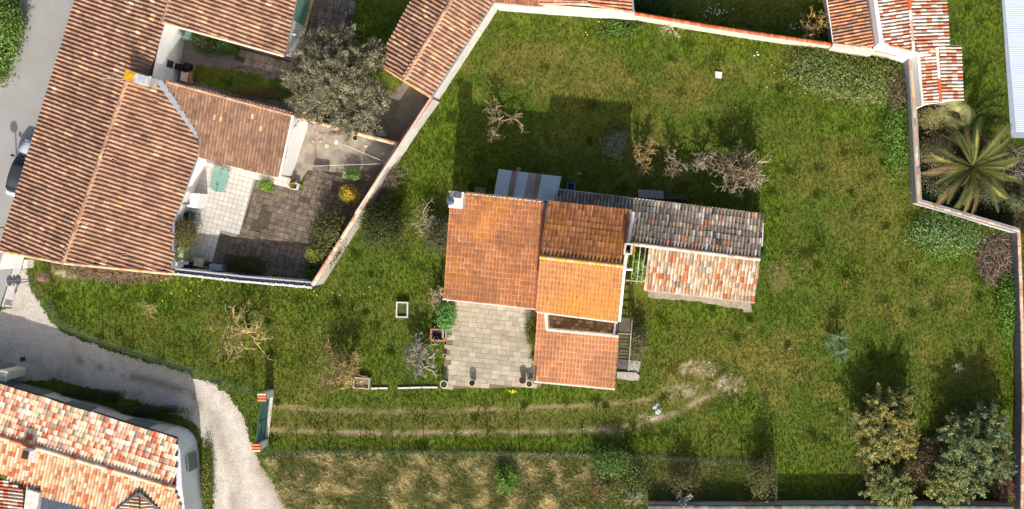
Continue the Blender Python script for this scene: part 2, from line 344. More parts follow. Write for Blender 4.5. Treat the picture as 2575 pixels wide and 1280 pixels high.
def grass(X, Y):                                             # colour of what grows at photo pixels X, Y; also height and dryness
    n1 = fbm(X, Y, 150, 4); n2 = fbm(X + 900, Y, 34, 4); n3 = fbm(X, Y + 700, 9, 3)
    c = np.broadcast_to(np.array(S(108, 118, 38)), np.shape(X) + (3,)).copy()
    c = lerp(c, S(94, 114, 30), sstep(.38, .62, n1)); c = lerp(c, S(128, 126, 54), 0.6 * sstep(.50, .74, n2))
    lush = blob(LUSH, X, Y, n2); dry = blob(DRY, X, Y, n2) * (1 - lush)
    c = lerp(c, S(110, 132, 32), sstep(.1, .8, lush) * .9); c = lerp(c, S(136, 126, 58), sstep(.15, .9, dry) * .6)
    c = lerp(c, S(80, 114, 22), sstep(.55, .75, n2) * lush * .7)
    fld = pip(FIELD, X, Y) * 1.0
    f = sstep(.36, .54, fbm(X * .8 + Y * .5, Y * 1.2 - X * .5, 34, 5) * .65 + fbm(X, Y, 10, 3) * .35)
    fc = lerp(np.broadcast_to(np.array(S(206, 190, 142)), c.shape).copy(), S(112, 120, 62), f); fc = lerp(fc, S(140, 116, 82), sstep(.55, .75, n3) * .4)
    east = sstep(1350, 1700, X); fc = lerp(fc, S(100, 116, 44), east * .65)
    c = lerp(c, fc * 1.6, fld)
    t1 = np.exp(-(dist_line(TRACK1, X, Y + 6 * (n2 - .5)) / 5.5) ** 2) * (.45 + .55 * sstep(.38, .6, n2)); t2 = np.exp(-(dist_line(TRACK2, X, Y + 6 * (n2 - .5)) / 6.5) ** 2) * (.35 + .65 * sstep(.35, .55, n2))
    tr = np.maximum(t1 * .8, t2 * 1.0); c = lerp(c, S(176, 152, 118), tr)
    mid = np.exp(-(dist_line([(680, 1055), (1600, 1050)], X, Y) / 34.) ** 4); c = lerp(c, S(124, 116, 58), mid * .45 * (1 - tr))
    bare = blob(BARE, X, Y, n3); gr = sstep(.52, .68, n3 * .6 + n2 * .45) * sstep(.3, .8, bare)
    c = lerp(c, S(150, 132, 96), bare * .6); c = lerp(c, S(206, 192, 168), gr * .8)
    soil = np.maximum(tr, bare)
    # undergrowth in the neighbours' plots
    bed = pip([(2306, 262), (2420, 255), (2420, 330), (2575, 340), (2700, 400), (2700, 600), (2560, 585), (2312, 512)], X, Y) * 1.0
    bed = bed * (1 - pip([(2440, 250), (2700, 250), (2700, 400), (2540, 400), (2470, 330)], X, Y)); c = lerp(c, S(70, 60, 44), bed * .9)
    bed2 = blob([(2260, 1190, 130, 90, 1.0), (2450, 1160, 130, 130, 1.0), (2350, 1250, 200, 60, 1.0)], X, Y, n2); c = lerp(c, S(84, 74, 46), bed2 * .75 * sstep(.3, .6, n2 + .15))
    brush = pip([(100, 655), (300, 664), (432, 686), (430, 700), (300, 715), (180, 690), (120, 676)], X, Y) * 1.0; c = lerp(c, S(128, 108, 84), brush * .8)
    br2 = pip([(2440, 575), (2545, 600), (2550, 700), (2500, 712), (2462, 660)], X, Y) * 1.0; c = lerp(c, S(110, 92, 76), br2 * .8)
    verge = pip([(505, 1085), (520, 1130), (530, 1200), (540, 1290), (505, 1290), (500, 1120)], X, Y) * 1.0; c = lerp(c, S(84, 104, 34), verge * .7)
    hgt = .038 + .05 * lush + .12 * fld + .03 * n2 - .05 * soil
    c = c * (0.88 + 0.26 * n3)[..., None] * (0.80 + 0.40 * n2)[..., None]
    return c * GRASS_K, np.clip(hgt, .015, .4), soil, fld
GRASS_K = 0.80
# ground sheet: fine where the photo looks, reaching out to the horizon
xs = np.concatenate([[-30000, -6000, -1500, -500], np.arange(-120, 2720, 8.0), [3000, 4500, 9000, 30000]])
ys = np.concatenate([[-30000, -6000, -1500, -500], np.arange(-130, 1420, 8.0), [1700, 3000, 9000, 30000]])
GX, GY = np.meshgrid(xs, ys, indexing='ij'); gc, gh, gs, gf = grass(GX, GY)
gz = np.zeros_like(GX); far = (GX < -130) | (GX > 2730) | (GY < -135) | (GY > 1425); gc[far] = gc[~far].mean(0)
V = np.stack([(GX - NX) / SCALE, (NY - GY) / SCALE, gz], -1).reshape(-1, 3)
nx_, ny_ = len(xs), len(ys); I, J = np.meshgrid(np.arange(nx_ - 1), np.arange(ny_ - 1), indexing='ij'); b0 = I * ny_ + J
F = np.stack([b0, b0 + 1, b0 + ny_ + 1, b0 + ny_], -1).reshape(-1, 4)[:, ::-1]
npmesh('ground', V, F, M('ground', rough=0.95, var=.12, scale=1.2, fine=.24, fscale=9.0, bump=.4, bscale=14), gc.reshape(-1, 3) * .9, kind='structure')

def sheet(name, poly, z, mat, colf, res=3.0, rag=3.5, **tags):   # a loose surface with an uneven edge
    x0, x1 = min(p[0] for p in poly), max(p[0] for p in poly); y0, y1 = min(p[1] for p in poly), max(p[1] for p in poly)
    xs = np.arange(x0 - 10, x1 + 10, res); ys = np.arange(y0 - 10, y1 + 10, res); X, Y = np.meshgrid(xs, ys, indexing='ij')
    cx = X[:-1, :-1] + res / 2; cy = Y[:-1, :-1] + res / 2
    ok = pip(poly, cx + rag * 2 * (fbm(cx, cy, 14, 2) - .5) * 2, cy + rag * 2 * (fbm(cx + 300, cy, 14, 2) - .5) * 2)
    ids = (np.arange(X.size).reshape(X.shape)); i, j = np.where(ok)
    F = np.stack([ids[i, j], ids[i, j + 1], ids[i + 1, j + 1], ids[i + 1, j]], -1)[:, ::-1]
    used, inv = np.unique(F, return_inverse=True); VX = X.ravel()[used]; VY = Y.ravel()[used]
    V = np.stack([(VX - NX) / SCALE, (NY - VY) / SCALE, np.full(VX.shape, z)], -1)
    return npmesh(name, V, inv.reshape(F.shape), mat, colf(VX, VY), kind='structure', **tags)
def lane_col(X, Y):
    n1 = fbm(X, Y, 60, 4); n2 = fbm(X, Y + 400, 14, 3)
    c = np.broadcast_to(np.array(S(194, 185, 172)), X.shape + (3,)).copy()
    c = lerp(c, S(164, 152, 136), sstep(.35, .75, n1) * .45 + .25 * sstep(.4, .8, n2))
    d1 = dist_line([(200, 905), (300, 940), (400, 962), (480, 990), (545, 1050), (575, 1140), (590, 1300)], X, Y); d2 = dist_line([(60, 905), (160, 945), (300, 985), (420, 1015), (500, 1060), (540, 1140), (556, 1300)], X, Y)
    c = lerp(c, S(120, 112, 100), np.exp(-(d1 / 11) ** 2) * sstep(.30, .66, n1 + .6 * (n2 - .5)) * .75 * (1 - .6 * sstep(930, 1010, Y + 0 * X) * sstep(480, 520, X)))
    c = lerp(c, S(132, 122, 106), np.exp(-(d2 / 18) ** 2) * sstep(.3, .7, n1 + .4 * (n2 - .5)) * .6 * (1 - .6 * sstep(470, 520, X)))
    c = lerp(c, S(214, 206, 194), np.exp(-(dist_line([(500, 960), (575, 1040), (615, 1130), (650, 1300)], X, Y) / 14) ** 2) * .5 + np.exp(-(dist_line([(490, 1050), (535, 1110), (560, 1180), (570, 1300)], X, Y) / 12) ** 2) * .5)
    c = lerp(c, S(150, 134, 112), np.exp(-(dist_line([(660, 1170), (700, 1235), (740, 1300)], X, Y) / 22) ** 2) * .7)
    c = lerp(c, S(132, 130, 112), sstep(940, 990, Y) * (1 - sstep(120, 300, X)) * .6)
    return c * (.80 + .40 * n2)[..., None] * 1.0
sheet('gravel_lane', LANE, .012, M('gravel', rough=.95, var=.08, scale=2, fine=.30, fscale=11, bump=.6, bscale=14), lane_col)
ngon('street', [W2(*p) for p in STREET], .008, M('asphalt', S(156, 154, 150), rough=.9, var=.06, scale=.35, fine=.10, fscale=30, stain=.18, scol=S(120, 116, 110), sscale=.5), kind='structure')
ngon('gutter', [W2(*p) for p in GUTTER], .020, M('gutter_concrete', S(196, 192, 186), var=.08, stain=.3, scol=S(130, 124, 116)), kind='structure')
# kerb along the planted bank by the street
mb = MB()
kerb = [(54, -120), (54, 0), (48, 80), (43, 116), (22, 150), (6, 205), (-60, 330)]
for a, b in zip(kerb[:-1], kerb[1:]): mb.beam(W(*a, .05), W(*b, .05), .14, .12)
mb.build('kerb', M('kerb_stone', S(178, 166, 146), stain=.4, scol=S(110, 98, 84)), kind='structure')
ngon('courtyard_ground', [W2(*p) for p in YARD_S], .006, M('yard_soil', S(84, 73, 60), var=.3, fine=.3, fscale=14, stain=.5, scol=S(52, 50, 38), sscale=2.5), kind='structure')
ngon('concrete_yard', [W2(*p) for p in YARD_C], .018, M('yard_concrete', S(150, 140, 126), var=.3, scale=1.3, stain=.6, scol=S(86, 78, 68), sscale=1.2), kind='structure')
ngon('side_yard', [W2(*p) for p in YARD_N], .006, M('yard_gravel', S(140, 126, 116), var=.2, fine=.25, fscale=14, stain=.4, scol=S(96, 84, 76), sscale=2), kind='structure')
ngon('driveway', [W2(*p) for p in DRIVE], .014, M('drive', S(128, 118, 106), var=.25, scale=1.5, fine=.15, stain=.5, scol=S(84, 76, 66), sscale=.9), kind='structure')
sheet('side_lawn', LAWN_N, .022, M('ground'), lambda X, Y: grass(X, Y)[0], res=4)
ngon('gravel_strip', [W2(*p) for p in [(470, 212), (600, 238), (745, 284), (745, 300), (600, 262), (450, 222)]], .020, M('grey_gravel', S(168, 166, 162), var=.1, fine=.4, fscale=10), kind='structure')

# paving made of single slabs
def slabs(parent, poly, ang, sx, sy, z, mat, pal, bond=0.0, gap=.012, th=.05, name='slab', keep=None, jz=.003, limit=300, origin=None, margin=.25, widths=None):
    P = [W(*p) for p in poly]; ca, sa = math.cos(ang), math.sin(ang)
    uv = [(p.x * ca + p.y * sa, -p.x * sa + p.y * ca) for p in P]; u0, v0 = (min(q[0] for q in uv), min(q[1] for q in uv)) if origin is None else origin
    out = []; nu = int((max(q[0] for q in uv) - u0) / sx) + 2; nv = int((max(q[1] for q in uv) - v0) / sy) + 2
    for j in range(nv):
        off = (j % 2) * bond * sx; run = u0 - sx + off + (random.random() * .3 if widths else 0)
        for i in range(-1, nu + (6 if widths else 0)):
            wd = random.choice(widths) if widths else sx; cu, cv = (run + wd / 2 if widths else u0 + (i + .5) * sx + off), v0 + (j + .5) * sy; run += wd
            tests = [(cu + a * wd * margin, cv + b * sy * margin) for a in (-1, 1) for b in (-1, 1)]
            if all(pip(uv, np.array([t[0]]), np.array([t[1]]))[0] for t in tests): out.append((cu * ca - cv * sa, cu * sa + cv * ca, wd))
    ms = {}
    for c, wd in [(c, wd) for c in pal for wd in sorted(set(widths or (sx,)))]:
        mb = MB(); hx, hy = wd / 2 - gap / 2, sy / 2 - gap / 2; b = .008
        top = [(-hx + b, -hy + b, th), (hx - b, -hy + b, th), (hx - b, hy - b, th), (-hx + b, hy - b, th)]; mid = [(-hx, -hy, th - b), (hx, -hy, th - b), (hx, hy, th - b), (-hx, hy, th - b)]; bot = [(-hx, -hy, 0), (hx, -hy, 0), (hx, hy, 0), (-hx, hy, 0)]
        mb.add(top + mid + bot, [(0, 1, 2, 3)] + [(4 + k, 4 + (k + 1) % 4, (k + 1) % 4, k) for k in range(4)] + [(8 + k, 8 + (k + 1) % 4, 4 + (k + 1) % 4, 4 + k) for k in range(4)], c)
        me = D.meshes.new(name); me.from_pydata(mb.v, [], mb.f); setcol(me, np.array(mb.c)); me.materials.append(mat); ms[(c, wd)] = me
    if keep is not None: out = [o for o in out if keep(o[0] * SCALE + NX, NY - o[1] * SCALE)]
    rest = MB()
    for k, (x, y, wd) in enumerate(out):
        col = random.choice(pal); me = ms[(col, wd)]
        R = Matrix.Translation((x, y, z - th + random.gauss(0, jz))) @ Matrix.Rotation(ang + random.gauss(0, .006), 4, 'Z') @ Matrix.Rotation(random.gauss(0, .006), 4, 'X')
        if k < limit:
            o = D.objects.new(name, me); C.objects.link(o); o.parent = parent; o.matrix_basis = R
        else:
            rest.add([R @ v.co for v in me.vertices], [tuple(p.vertices) for p in me.polygons], col)
    if rest.v: rest.build(name + 's', mat, parent, kind='stuff')
    return out
ter = ngon('terrace', [W2(*p) for p in PATIO], .085, M('terrace_bed', S(120, 110, 90), var=.2, fine=.3), None, .2, kind='structure')
mt = M('patio_slab', rough=.9, var=.12, scale=1.1, fine=.12, fscale=25, stain=.5, scol=S(124, 114, 98), sscale=1.7)
a_p = math.atan2(-(770 - 748), (1350 - 1138))
slabs(ter, PATIO, a_p, .62, .345, .118, mt, [S(176, 164, 143), S(166, 155, 135), S(184, 173, 152), S(172, 160, 138)], bond=.42, gap=.012, widths=(.62, .62, .48, .74, .62, .55))
wt = ngon('tiled_terrace', [W2(*p) for p in TERR], .05, M('tile_grout', S(140, 134, 126), var=.1), None, .12, kind='structure')
slabs(wt, TERR, math.atan2(-(437 - 405), 124), .335, .335, .066, M('white_floor_tile', rough=.55, var=.05, fine=.04, stain=.12, scol=S(170, 164, 152)), [S(202, 196, 187), S(197, 191, 182), S(207, 201, 192)], gap=.022, th=.02, name='floor_tile')
cy = ngon('slab_courtyard', [W2(*p) for p in YARD_S], .010, M('yard_soil'), kind='structure')
ms = M('courtyard_slab', rough=.95, var=.30, scale=1.0, fine=.45, fscale=11, stain=.55, scol=S(78, 68, 58), sscale=1.6, lichen=.5, lcol=S(170, 160, 146), lscale=2.2)
def keep_yard(x, y):
    if pip(TERR, np.array([x]), np.array([y]))[0] or pip(YARD_C, np.array([x]), np.array([y]))[0]: return False
    return fbm(np.array([x]), np.array([y]), 60, 2)[0] < .70
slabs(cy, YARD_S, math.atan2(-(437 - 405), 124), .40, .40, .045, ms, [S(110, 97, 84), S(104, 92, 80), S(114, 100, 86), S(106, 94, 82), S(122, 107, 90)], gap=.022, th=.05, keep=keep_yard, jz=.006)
pth = ngon('paved_path', [W2(*p) for p in [(588, 115), (742, 155), (738, 196), (640, 168), (590, 150)]], .016, M('yard_soil'), kind='structure')
slabs(pth, [(588, 115), (742, 155), (738, 196), (640, 168), (590, 150)], math.atan2(-40, 152), .5, .5, .045, ms, [S(160, 140, 124), S(148, 128, 116)], gap=.02)
dr = ngon('paved_drive', [W2(*p) for p in [(778, -60), (902, -60), (896, 0), (870, 108), (762, 86), (772, 0)]], .020, M('yard_soil'), kind='structure')
slabs(dr, [(778, -60), (902, -60), (896, 0), (870, 108), (762, 86), (772, 0)], math.atan2(-18, 120), .5, .5, .045, ms, [S(126, 112, 100), S(116, 102, 90), S(138, 122, 106)], gap=.025)
ngon('drive_edge', [W2(*p) for p in [(787, -60), (800, -60), (790, 0), (768, 80), (752, 140), (736, 142), (752, 70), (772, 0)]], .055, M('sandy_edge', S(206, 176, 130), var=.25, stain=.3), None, .05, kind='structure')
# lawn of the next plot between drive and shed
sheet('side_grass', [(905, -60), (1040, -60), (1032, 0), (955, 150), (1012, 200), (985, 232), (930, 246), (888, 190), (872, 110), (896, 0)], .024, M('ground'), lambda X, Y: grass(X, Y)[0], res=5)
# ------------------------------------------------------------------ buildings
WHITE = M('white_render', S(236, 234, 230), rough=.9, var=.05, scale=1.5, fine=.04, stain=.10, scol=S(180, 172, 160), sscale=1.2)
OLDW = M('old_white_render', S(214, 210, 202), rough=.95, var=.10, scale=1.3, stain=.35, scol=S(160, 152, 140), sscale=1.6)
STONE = M('rubble_render', S(178, 166, 148), rough=.95, var=.2, scale=2, fine=.25, fscale=14, stain=.4, scol=S(116, 106, 92), sscale=2)
GREYR = M('grey_render', S(150, 148, 146), rough=.95, var=.18, scale=1.4, stain=.4, scol=S(96, 94, 92), sscale=1.6)
SHUT = M('grey_shutter', S(104, 116, 116), rough=.6, var=.05)
ZINC = M('zinc', S(150, 160, 172), rough=.45, metal=.3, var=.1)
GREENP = M('green_shutter', S(112, 158, 138), rough=.6, var=.08)
DARKG = M('dark_opening', S(30, 30, 34), rough=.6, var=.1)
MORTAR = M('mortar', S(206, 194, 176), rough=.95, var=.2, scale=5, lichen=.4)
T_BROWN = M('tile_brown', rough=.9, var=.24, scale=.8, fine=.26, fscale=14, stain=.45, scol=S(104, 78, 64), sscale=1.4, lichen=.25, lcol=S(206, 160, 96), lscale=.9, llo=.56, lhi=.7)
T_ORANGE = M('tile_orange', rough=.85, var=.16, scale=1.0, fine=.22, fscale=14, lichen=.5, lcol=S(206, 140, 30), lscale=.45, llo=.5, lhi=.7, stain=.55, scol=S(136, 94, 68), sscale=1.6)
T_YELLOW = M('tile_yellow', rough=.85, var=.16, scale=1.2, fine=.22, fscale=14, lichen=.8, lcol=S(206, 142, 28), lscale=.3, llo=.34, lhi=.62, stain=.3, scol=S(130, 80, 40), sscale=4)
T_NEW = M('tile_new', rough=.8, var=.06, scale=2, fine=.08, fscale=20)
T_OLD = M('tile_old', rough=.95, var=.18, scale=2, fine=.3, fscale=16, lichen=.18, lscale=.8, stain=.3, scol=S(60, 56, 50), sscale=3)
BROWN = [(5, S(182, 140, 113)), (4, S(172, 131, 105)), (3, S(190, 150, 122)), (2, S(156, 118, 96)), (.35, S(222, 176, 130)), (.08, S(236, 206, 170))]
BROWN2 = [(w_, tuple(x * .66 for x in c_)) for w_, c_ in BROWN[:4]] + BROWN[4:5]
ORANGE = [(5, S(200, 130, 82)), (4, S(194, 124, 77)), (2, S(208, 140, 92)), (1.2, S(180, 114, 70))]
MOSSY = [(5, S(188, 126, 80)), (4, S(174, 112, 70)), (3, S(160, 100, 62)), (1.5, S(198, 140, 88)), (1, S(136, 92, 62))]
NEWO = [(5, S(216, 148, 101)), (4, S(211, 142, 97)), (2, S(219, 155, 109))]
OLDN = [(6, S(178, 162, 142)), (4, S(152, 138, 122)), (2, S(200, 184, 162)), (1.3, S(204, 134, 98)), (1.6, S(228, 218, 206)), (1, S(96, 92, 86))]
OLDS = [(5, S(216, 194, 168)), (4, S(202, 170, 140)), (2, S(208, 136, 92)), (3, S(172, 150, 126)), (2, S(224, 210, 194)), (1, S(188, 106, 64))]
MIXN = [(5, S(246, 220, 182)), (4, S(230, 182, 148)), (3, S(250, 236, 216)), (2.2, S(206, 112, 82)), (1.6, S(172, 152, 134)), (1.5, S(216, 138, 102))]
MIXS = [(5, S(222, 188, 150)), (4, S(214, 160, 120)), (3, S(226, 204, 178)), (2, S(198, 110, 72)), (1, S(176, 146, 120))]
RED = [(5, S(240, 226, 214)), (3.4, S(204, 112, 78)), (3, S(226, 190, 166)), (3, S(196, 174, 152)), (1.5, S(206, 134, 104))]
RUST = [(4, S(206, 138, 100)), (4, S(176, 128, 104)), (2.5, S(150, 122, 104)), (1.6, S(236, 154, 92)), (1, S(228, 176, 132))]
def at(pl, px, py, dz=0): v = pl.px(px, py); v.z += dz; return v

# ---- long house by the street
H = House('long_house', 'long house along the street under brown clay tiles, with two wings round small courtyards', 'house', W(300, 420))
rw, pw = H.roof('roof', [(325, 190, 3.5), (162, 658, 3.5), (98, 300, 2.3)], [(228, -120), (190, 0), (3, 612), (0, 629), (162, 659), (325, 190), (380, 197), (409, 55), (428, 0), (470, -120)], T_BROWN, BROWN, .285, .38, .075, .56,
               walls=[.35, .35, .1, .25, 0, 0, .06, .06, .06, 0], wmat=WHITE)
re_, pe = H.roof('roof', [(325, 190, 3.5), (162, 658, 3.5), (475, 449, 2.15)], [(325, 190), (403, 203), (503, 345), (497, 393), (437, 556), (433, 686), (162, 659)], T_BROWN, BROWN, .285, .38, .075, .56,
               walls=[0, 0, .2, .2, .2, .25, 0], wmat=WHITE)
H.ridge(rw, at(pw, 325, 190, .03), at(pw, 162, 658, .03), T_BROWN, BROWN, .115, .42, mort=MORTAR)
H.ridge(rw, at(pw, 428, 0, .03), at(pw, 408, 57, .03), T_BROWN, BROWN, .115, .42, mort=MORTAR)
VERGE = [(3, S(226, 164, 122)), (2, S(236, 184, 140)), (1, S(228, 160, 70)), (1, S(206, 146, 112))]
H.ridge(rw, at(pw, 0, 630, .04), at(pw, 162, 661, .04), T_BROWN, VERGE, .10, .30, name='verge_tile', mort=MORTAR)
H.ridge(re_, at(pe, 162, 661, .04), at(pe, 433, 688, .04), T_BROWN, VERGE, .10, .30, name='verge_tile', mort=MORTAR)
rn, pn = H.roof('roof', [(428, 0, 3.8), (409, 55, 3.8), (745, 0, 2.7)], [(470, -120), (428, 0), (409, 55), (716, 140), (745, 0), (770, -120)], T_BROWN, BROWN, .285, .38, .075, .56, walls=[0, 0, .12, .1, .1, 0], wmat=WHITE)
H.ridge(rn, at(pn, 411, 57, .02), at(pn, 716, 141, .02), T_BROWN, [(1, S(232, 206, 178)), (1, S(222, 190, 160))], .085, .34, name='verge_tile', mort=MORTAR)
r2, p2_ = H.roof('roof', [(425, 205, 3.7), (735, 290, 3.7), (600, 419, 2.4)], [(410, 202), (736, 290), (703, 447), (497, 394), (503, 345)], T_BROWN, BROWN2, .232, .36, .06, .5, walls=[.08, .05, .2, 0, 0], wmat=WHITE)
H.ridge(r2, at(p2_, 425, 206, .02), at(p2_, 734, 290, .02), T_BROWN, BROWN, .10, .40, name='ridge_tile', mort=MORTAR)
mb = MB(); mb.beam(at(pe, 402, 203, .17), at(pe, 503, 345, .16), .36, .06); mb.build('valley_gutter', ZINC, H.e)
for a, b, pl, d in (((190, 0), (3, 612), pw, -.02), ((503, 345), (497, 393), pe, -.02), ((497, 393), (437, 556), pe, -.02), ((437, 556), (433, 686), pe, -.02), ((745, 0), (716, 140), pn, -.03)):
    mb = MB(); mb.beam(at(pl, *a, d), at(pl, *b, d), .13, .09); mb.build('gutter', M('zinc_gutter', S(142, 146, 150), rough=.5, metal=.2, var=.12), H.e)
# white pediment raised above the verge of the far wing's end wall
g0, g1 = at(p2_, 738, 290, .06), at(p2_, 704, 446, .04)
mb = MB(); mb.beam(g0, g1, .10, .16); mb.build('gable_coping', WHITE, H.e)
# chimney, cowl, aerial
mb = MB(); b = pe.px(352, 198); mb.box((b.x, b.y, 3.75), (.42, .30, .75), -.27, S(206, 160, 40)); mb.box((b.x, b.y, 4.53), (.46, .34, .05), -.27, S(190, 150, 44)); mb.box((b.x + .02, b.y, 4.585), (.30, .18, .012), -.27, S(214, 164, 30))
ch = mb.build('chimney', M('chimney_lichen', rough=.95, var=.3, scale=3, fine=.3), H.e)
mb = MB(); b2 = pe.px(380, 206); mb.box((b2.x, b2.y, 3.7), (.46, .30, .62), -.27, S(184, 176, 166)); mb.box((b2.x, b2.y, 4.36), (.52, .36, .05), -.27, S(196, 196, 196))
for i in (-1, 1): mb.box((b2.x + .30 * i, b2.y - .08 * i, 4.47), (.05, .28, .07), -.27, S(170, 160, 150))
mb.box((b2.x, b2.y, 4.57), (.46, .30, .03), -.27, S(176, 180, 184)); mb.build('chimney', M('chimney_lichen'), H.e)
mb = MB(); b = pw.px(318, 206); mb.tube([(b.x, b.y, 3.3), (b.x, b.y, 5.2)], .025, 5)
mb.tube([(b.x - .8, b.y + .05, 5.1), (b.x + .7, b.y - .05, 5.1)], .018, 4)
for i in range(9):
    x = b.x - .75 + i * .16; mb.tube([(x, b.y - .28, 5.1), (x, b.y + .28, 5.1)], .010, 4)
mb.build('aerial', M('aerial_metal', S(196, 186, 180), rough=.4, metal=.5), H.e)
# window, shutters
def on_wall(a, b, s0, s1, z0, z1, out, mat, parent, name, col=None):   # a panel on the wall from a to b (ground x, y), s along it
    a = Vector((a[0], a[1], 0)); b = Vector((b[0], b[1], 0)); d = b - a; nrm = Vector((d.y, -d.x, 0)).normalized()
    p0 = a + d * s0 + nrm * out; p1 = a + d * s1 + nrm * out; mbx = MB(); up = Vector((0, 0, 1))
    mbx.prism([p0 + up * z0, p1 + up * z0, p1 + up * z1, p0 + up * z1], [q - nrm * .06 for q in (p0 + up * z0, p1 + up * z0, p1 + up * z1, p0 + up * z1)])
    return mbx.build(name, mat, parent)
wa = inset([(v.x, v.y) for v in [pw.px(*q) for q in [(380, 197), (409, 55), (0, 60)]]], .06)
A_, B_ = wa[0], wa[1]
f = on_wall(A_, B_, .26, .40, 1.05, 2.0, .03, SHUT, H.e, 'window'); on_wall(A_, B_, .275, .385, 1.1, 1.95, .045, M('window_glass', S(60, 68, 78), rough=.15), f, 'pane')
wn_ = [pn.px(745, 0), pn.px(716, 140)]; d_ = (wn_[1] - wn_[0])
q0 = wn_[0] - Vector((.1, .02, 0)); q1 = wn_[1] - Vector((.1, .02, 0))
f = on_wall((q1.x, q1.y), (q0.x, q0.y), .66, 1.6, .05, 2.45, .04, GREENP, H.e, 'garage_door')
mb = MB(); v = q1 * .58 + q0 * .42; mb.lathe((v.x + .25, v.y, 2.0), [(.02, .12), (.10, .06), (.13, 0), (.0, -.02)], 12); mb.beam((v.x - .05, v.y, 2.1), (v.x + .25, v.y, 2.12), .03, .03); mb.build('wall_lamp', M('lamp_white', S(228, 228, 226)), H.e)
H.finish()

# ---- gabled shed at the end of the drive
H = House('gabled_shed', 'narrow gabled outbuilding with brown tiles beside the driveway and the white garden wall', 'shed', W(1110, 110))
rw, pw1 = H.roof('roof', [(1135, 0, 3.35), (1016, 202, 3.35), (990, 80, 2.5)], [(1218, -140), (1135, 0), (1016, 202), (947, 158), (1036, 0), (1115, -140)], T_BROWN, BROWN, .285, .38, .075, .56, walls=[0, 0, .12, .2, 0, 0], wmat=OLDW)
re_, pe1 = H.roof('roof', [(1135, 0, 3.35), (1016, 202, 3.35), (1165, 118, 2.45)], [(1218, -140), (1135, 0), (1016, 202), (1084, 244), (1243, 0), (1335, -140)], T_BROWN, BROWN, .285, .38, .075, .565, walls=[0, 0, .12, .06, 0, 0], wmat=OLDW)
H.ridge(rw, at(pw1, 1135, 0, .03), at(pw1, 1016, 202, .03), T_BROWN, BROWN, .115, .42, mort=MORTAR)
H.ridge(rw, at(pw1, 947, 159, .02), at(pw1, 1016, 203, .02), T_BROWN, VERGE, .08, .32, name='verge_tile')
H.ridge(re_, at(pe1, 1016, 203, .02), at(pe1, 1084, 245, .02), T_BROWN, VERGE, .08, .32, name='verge_tile')
mb = MB(); mb.beam(at(pe1, 1243, 2, -.02), at(pe1, 1084, 246, -.02), .15, .1); mb.build('gutter', ZINC, H.e)
H.finish()

# ---- the house in the meadow
H = House('meadow_house', 'white house with orange tiled roofs of three heights in the middle of the lawn', 'house', W(1350, 650))
def dirty(pos, c):
    k = 1 - .22 * (fbm(np.array([pos.x * 36]), np.array([pos.y * 36]), 60, 3)[0] > .52); return (c[0] * k, c[1] * k, c[2] * k)
ra, pa = H.roof('roof', [(1140, 483, 3.95), (1372, 508, 3.95), (1235, 763, 2.5)], [(1137, 482), (1372, 508), (1352, 776), (1115, 750)], T_ORANGE, ORANGE, .235, .37, .05, .34, aw=.44, bv=.05, grad=dirty, walls=[.08, 0, .18, .12], wmat=WHITE)
rb, pb = H.roof('roof', [(1358, 645, 5.75), (1566, 668, 5.75), (1484, 517, 4.8)], [(1381, 506), (1588, 529), (1566, 668), (1358, 645)], T_ORANGE, MOSSY, .25, .39, .085, .70, walls=[.1, .02, 0, .05], wmat=WHITE)
rc, pc = H.roof('roof', [(1358, 645, 5.75), (1566, 668, 5.75), (1452, 795, 4.8)], [(1358, 645), (1566, 668), (1553, 808), (1350, 782)], T_YELLOW, NEWO, .235, .37, .05, .46, aw=.44, bv=.04, walls=[0, .02, .18, .05], wmat=WHITE)
H.ridge(rb, at(pb, 1358, 646, .05), at(pb, 1566, 669, .05), T_YELLOW, [(1, S(226, 190, 140)), (2, S(220, 170, 90))], .13, .44, mort=MORTAR)
rd, pd = H.roof('roof', [(1345, 957, 2.5), (1545, 975, 2.5), (1350, 785, 3.4)], [(1351, 785), (1371, 787), (1374, 831), (1556, 849), (1545, 976), (1344, 957)], T_NEW, NEWO, .235, .37, .05, .44, aw=.44, bv=.03, grad=dirty, walls=None)
fp = [pd.px(*q) for q in [(1351, 785), (1555, 808), (1545, 976), (1344, 957)]]; q = inset([(v.x, v.y) for v in fp], [-.5, .08, .18, .08]); mb = MB()
if not ccw(q): q = q[::-1]
for k in range(4):
    (x0, y0), (x1, y1) = q[k], q[(k + 1) % 4]; mb.add([(x0, y0, -.05), (x1, y1, -.05), (x1, y1, min(pd.z(x1, y1) - .08, 3.2)), (x0, y0, min(pd.z(x0, y0) - .08, 3.2))], [(0, 1, 2, 3)])
mb.build('wall', WHITE, H.e)
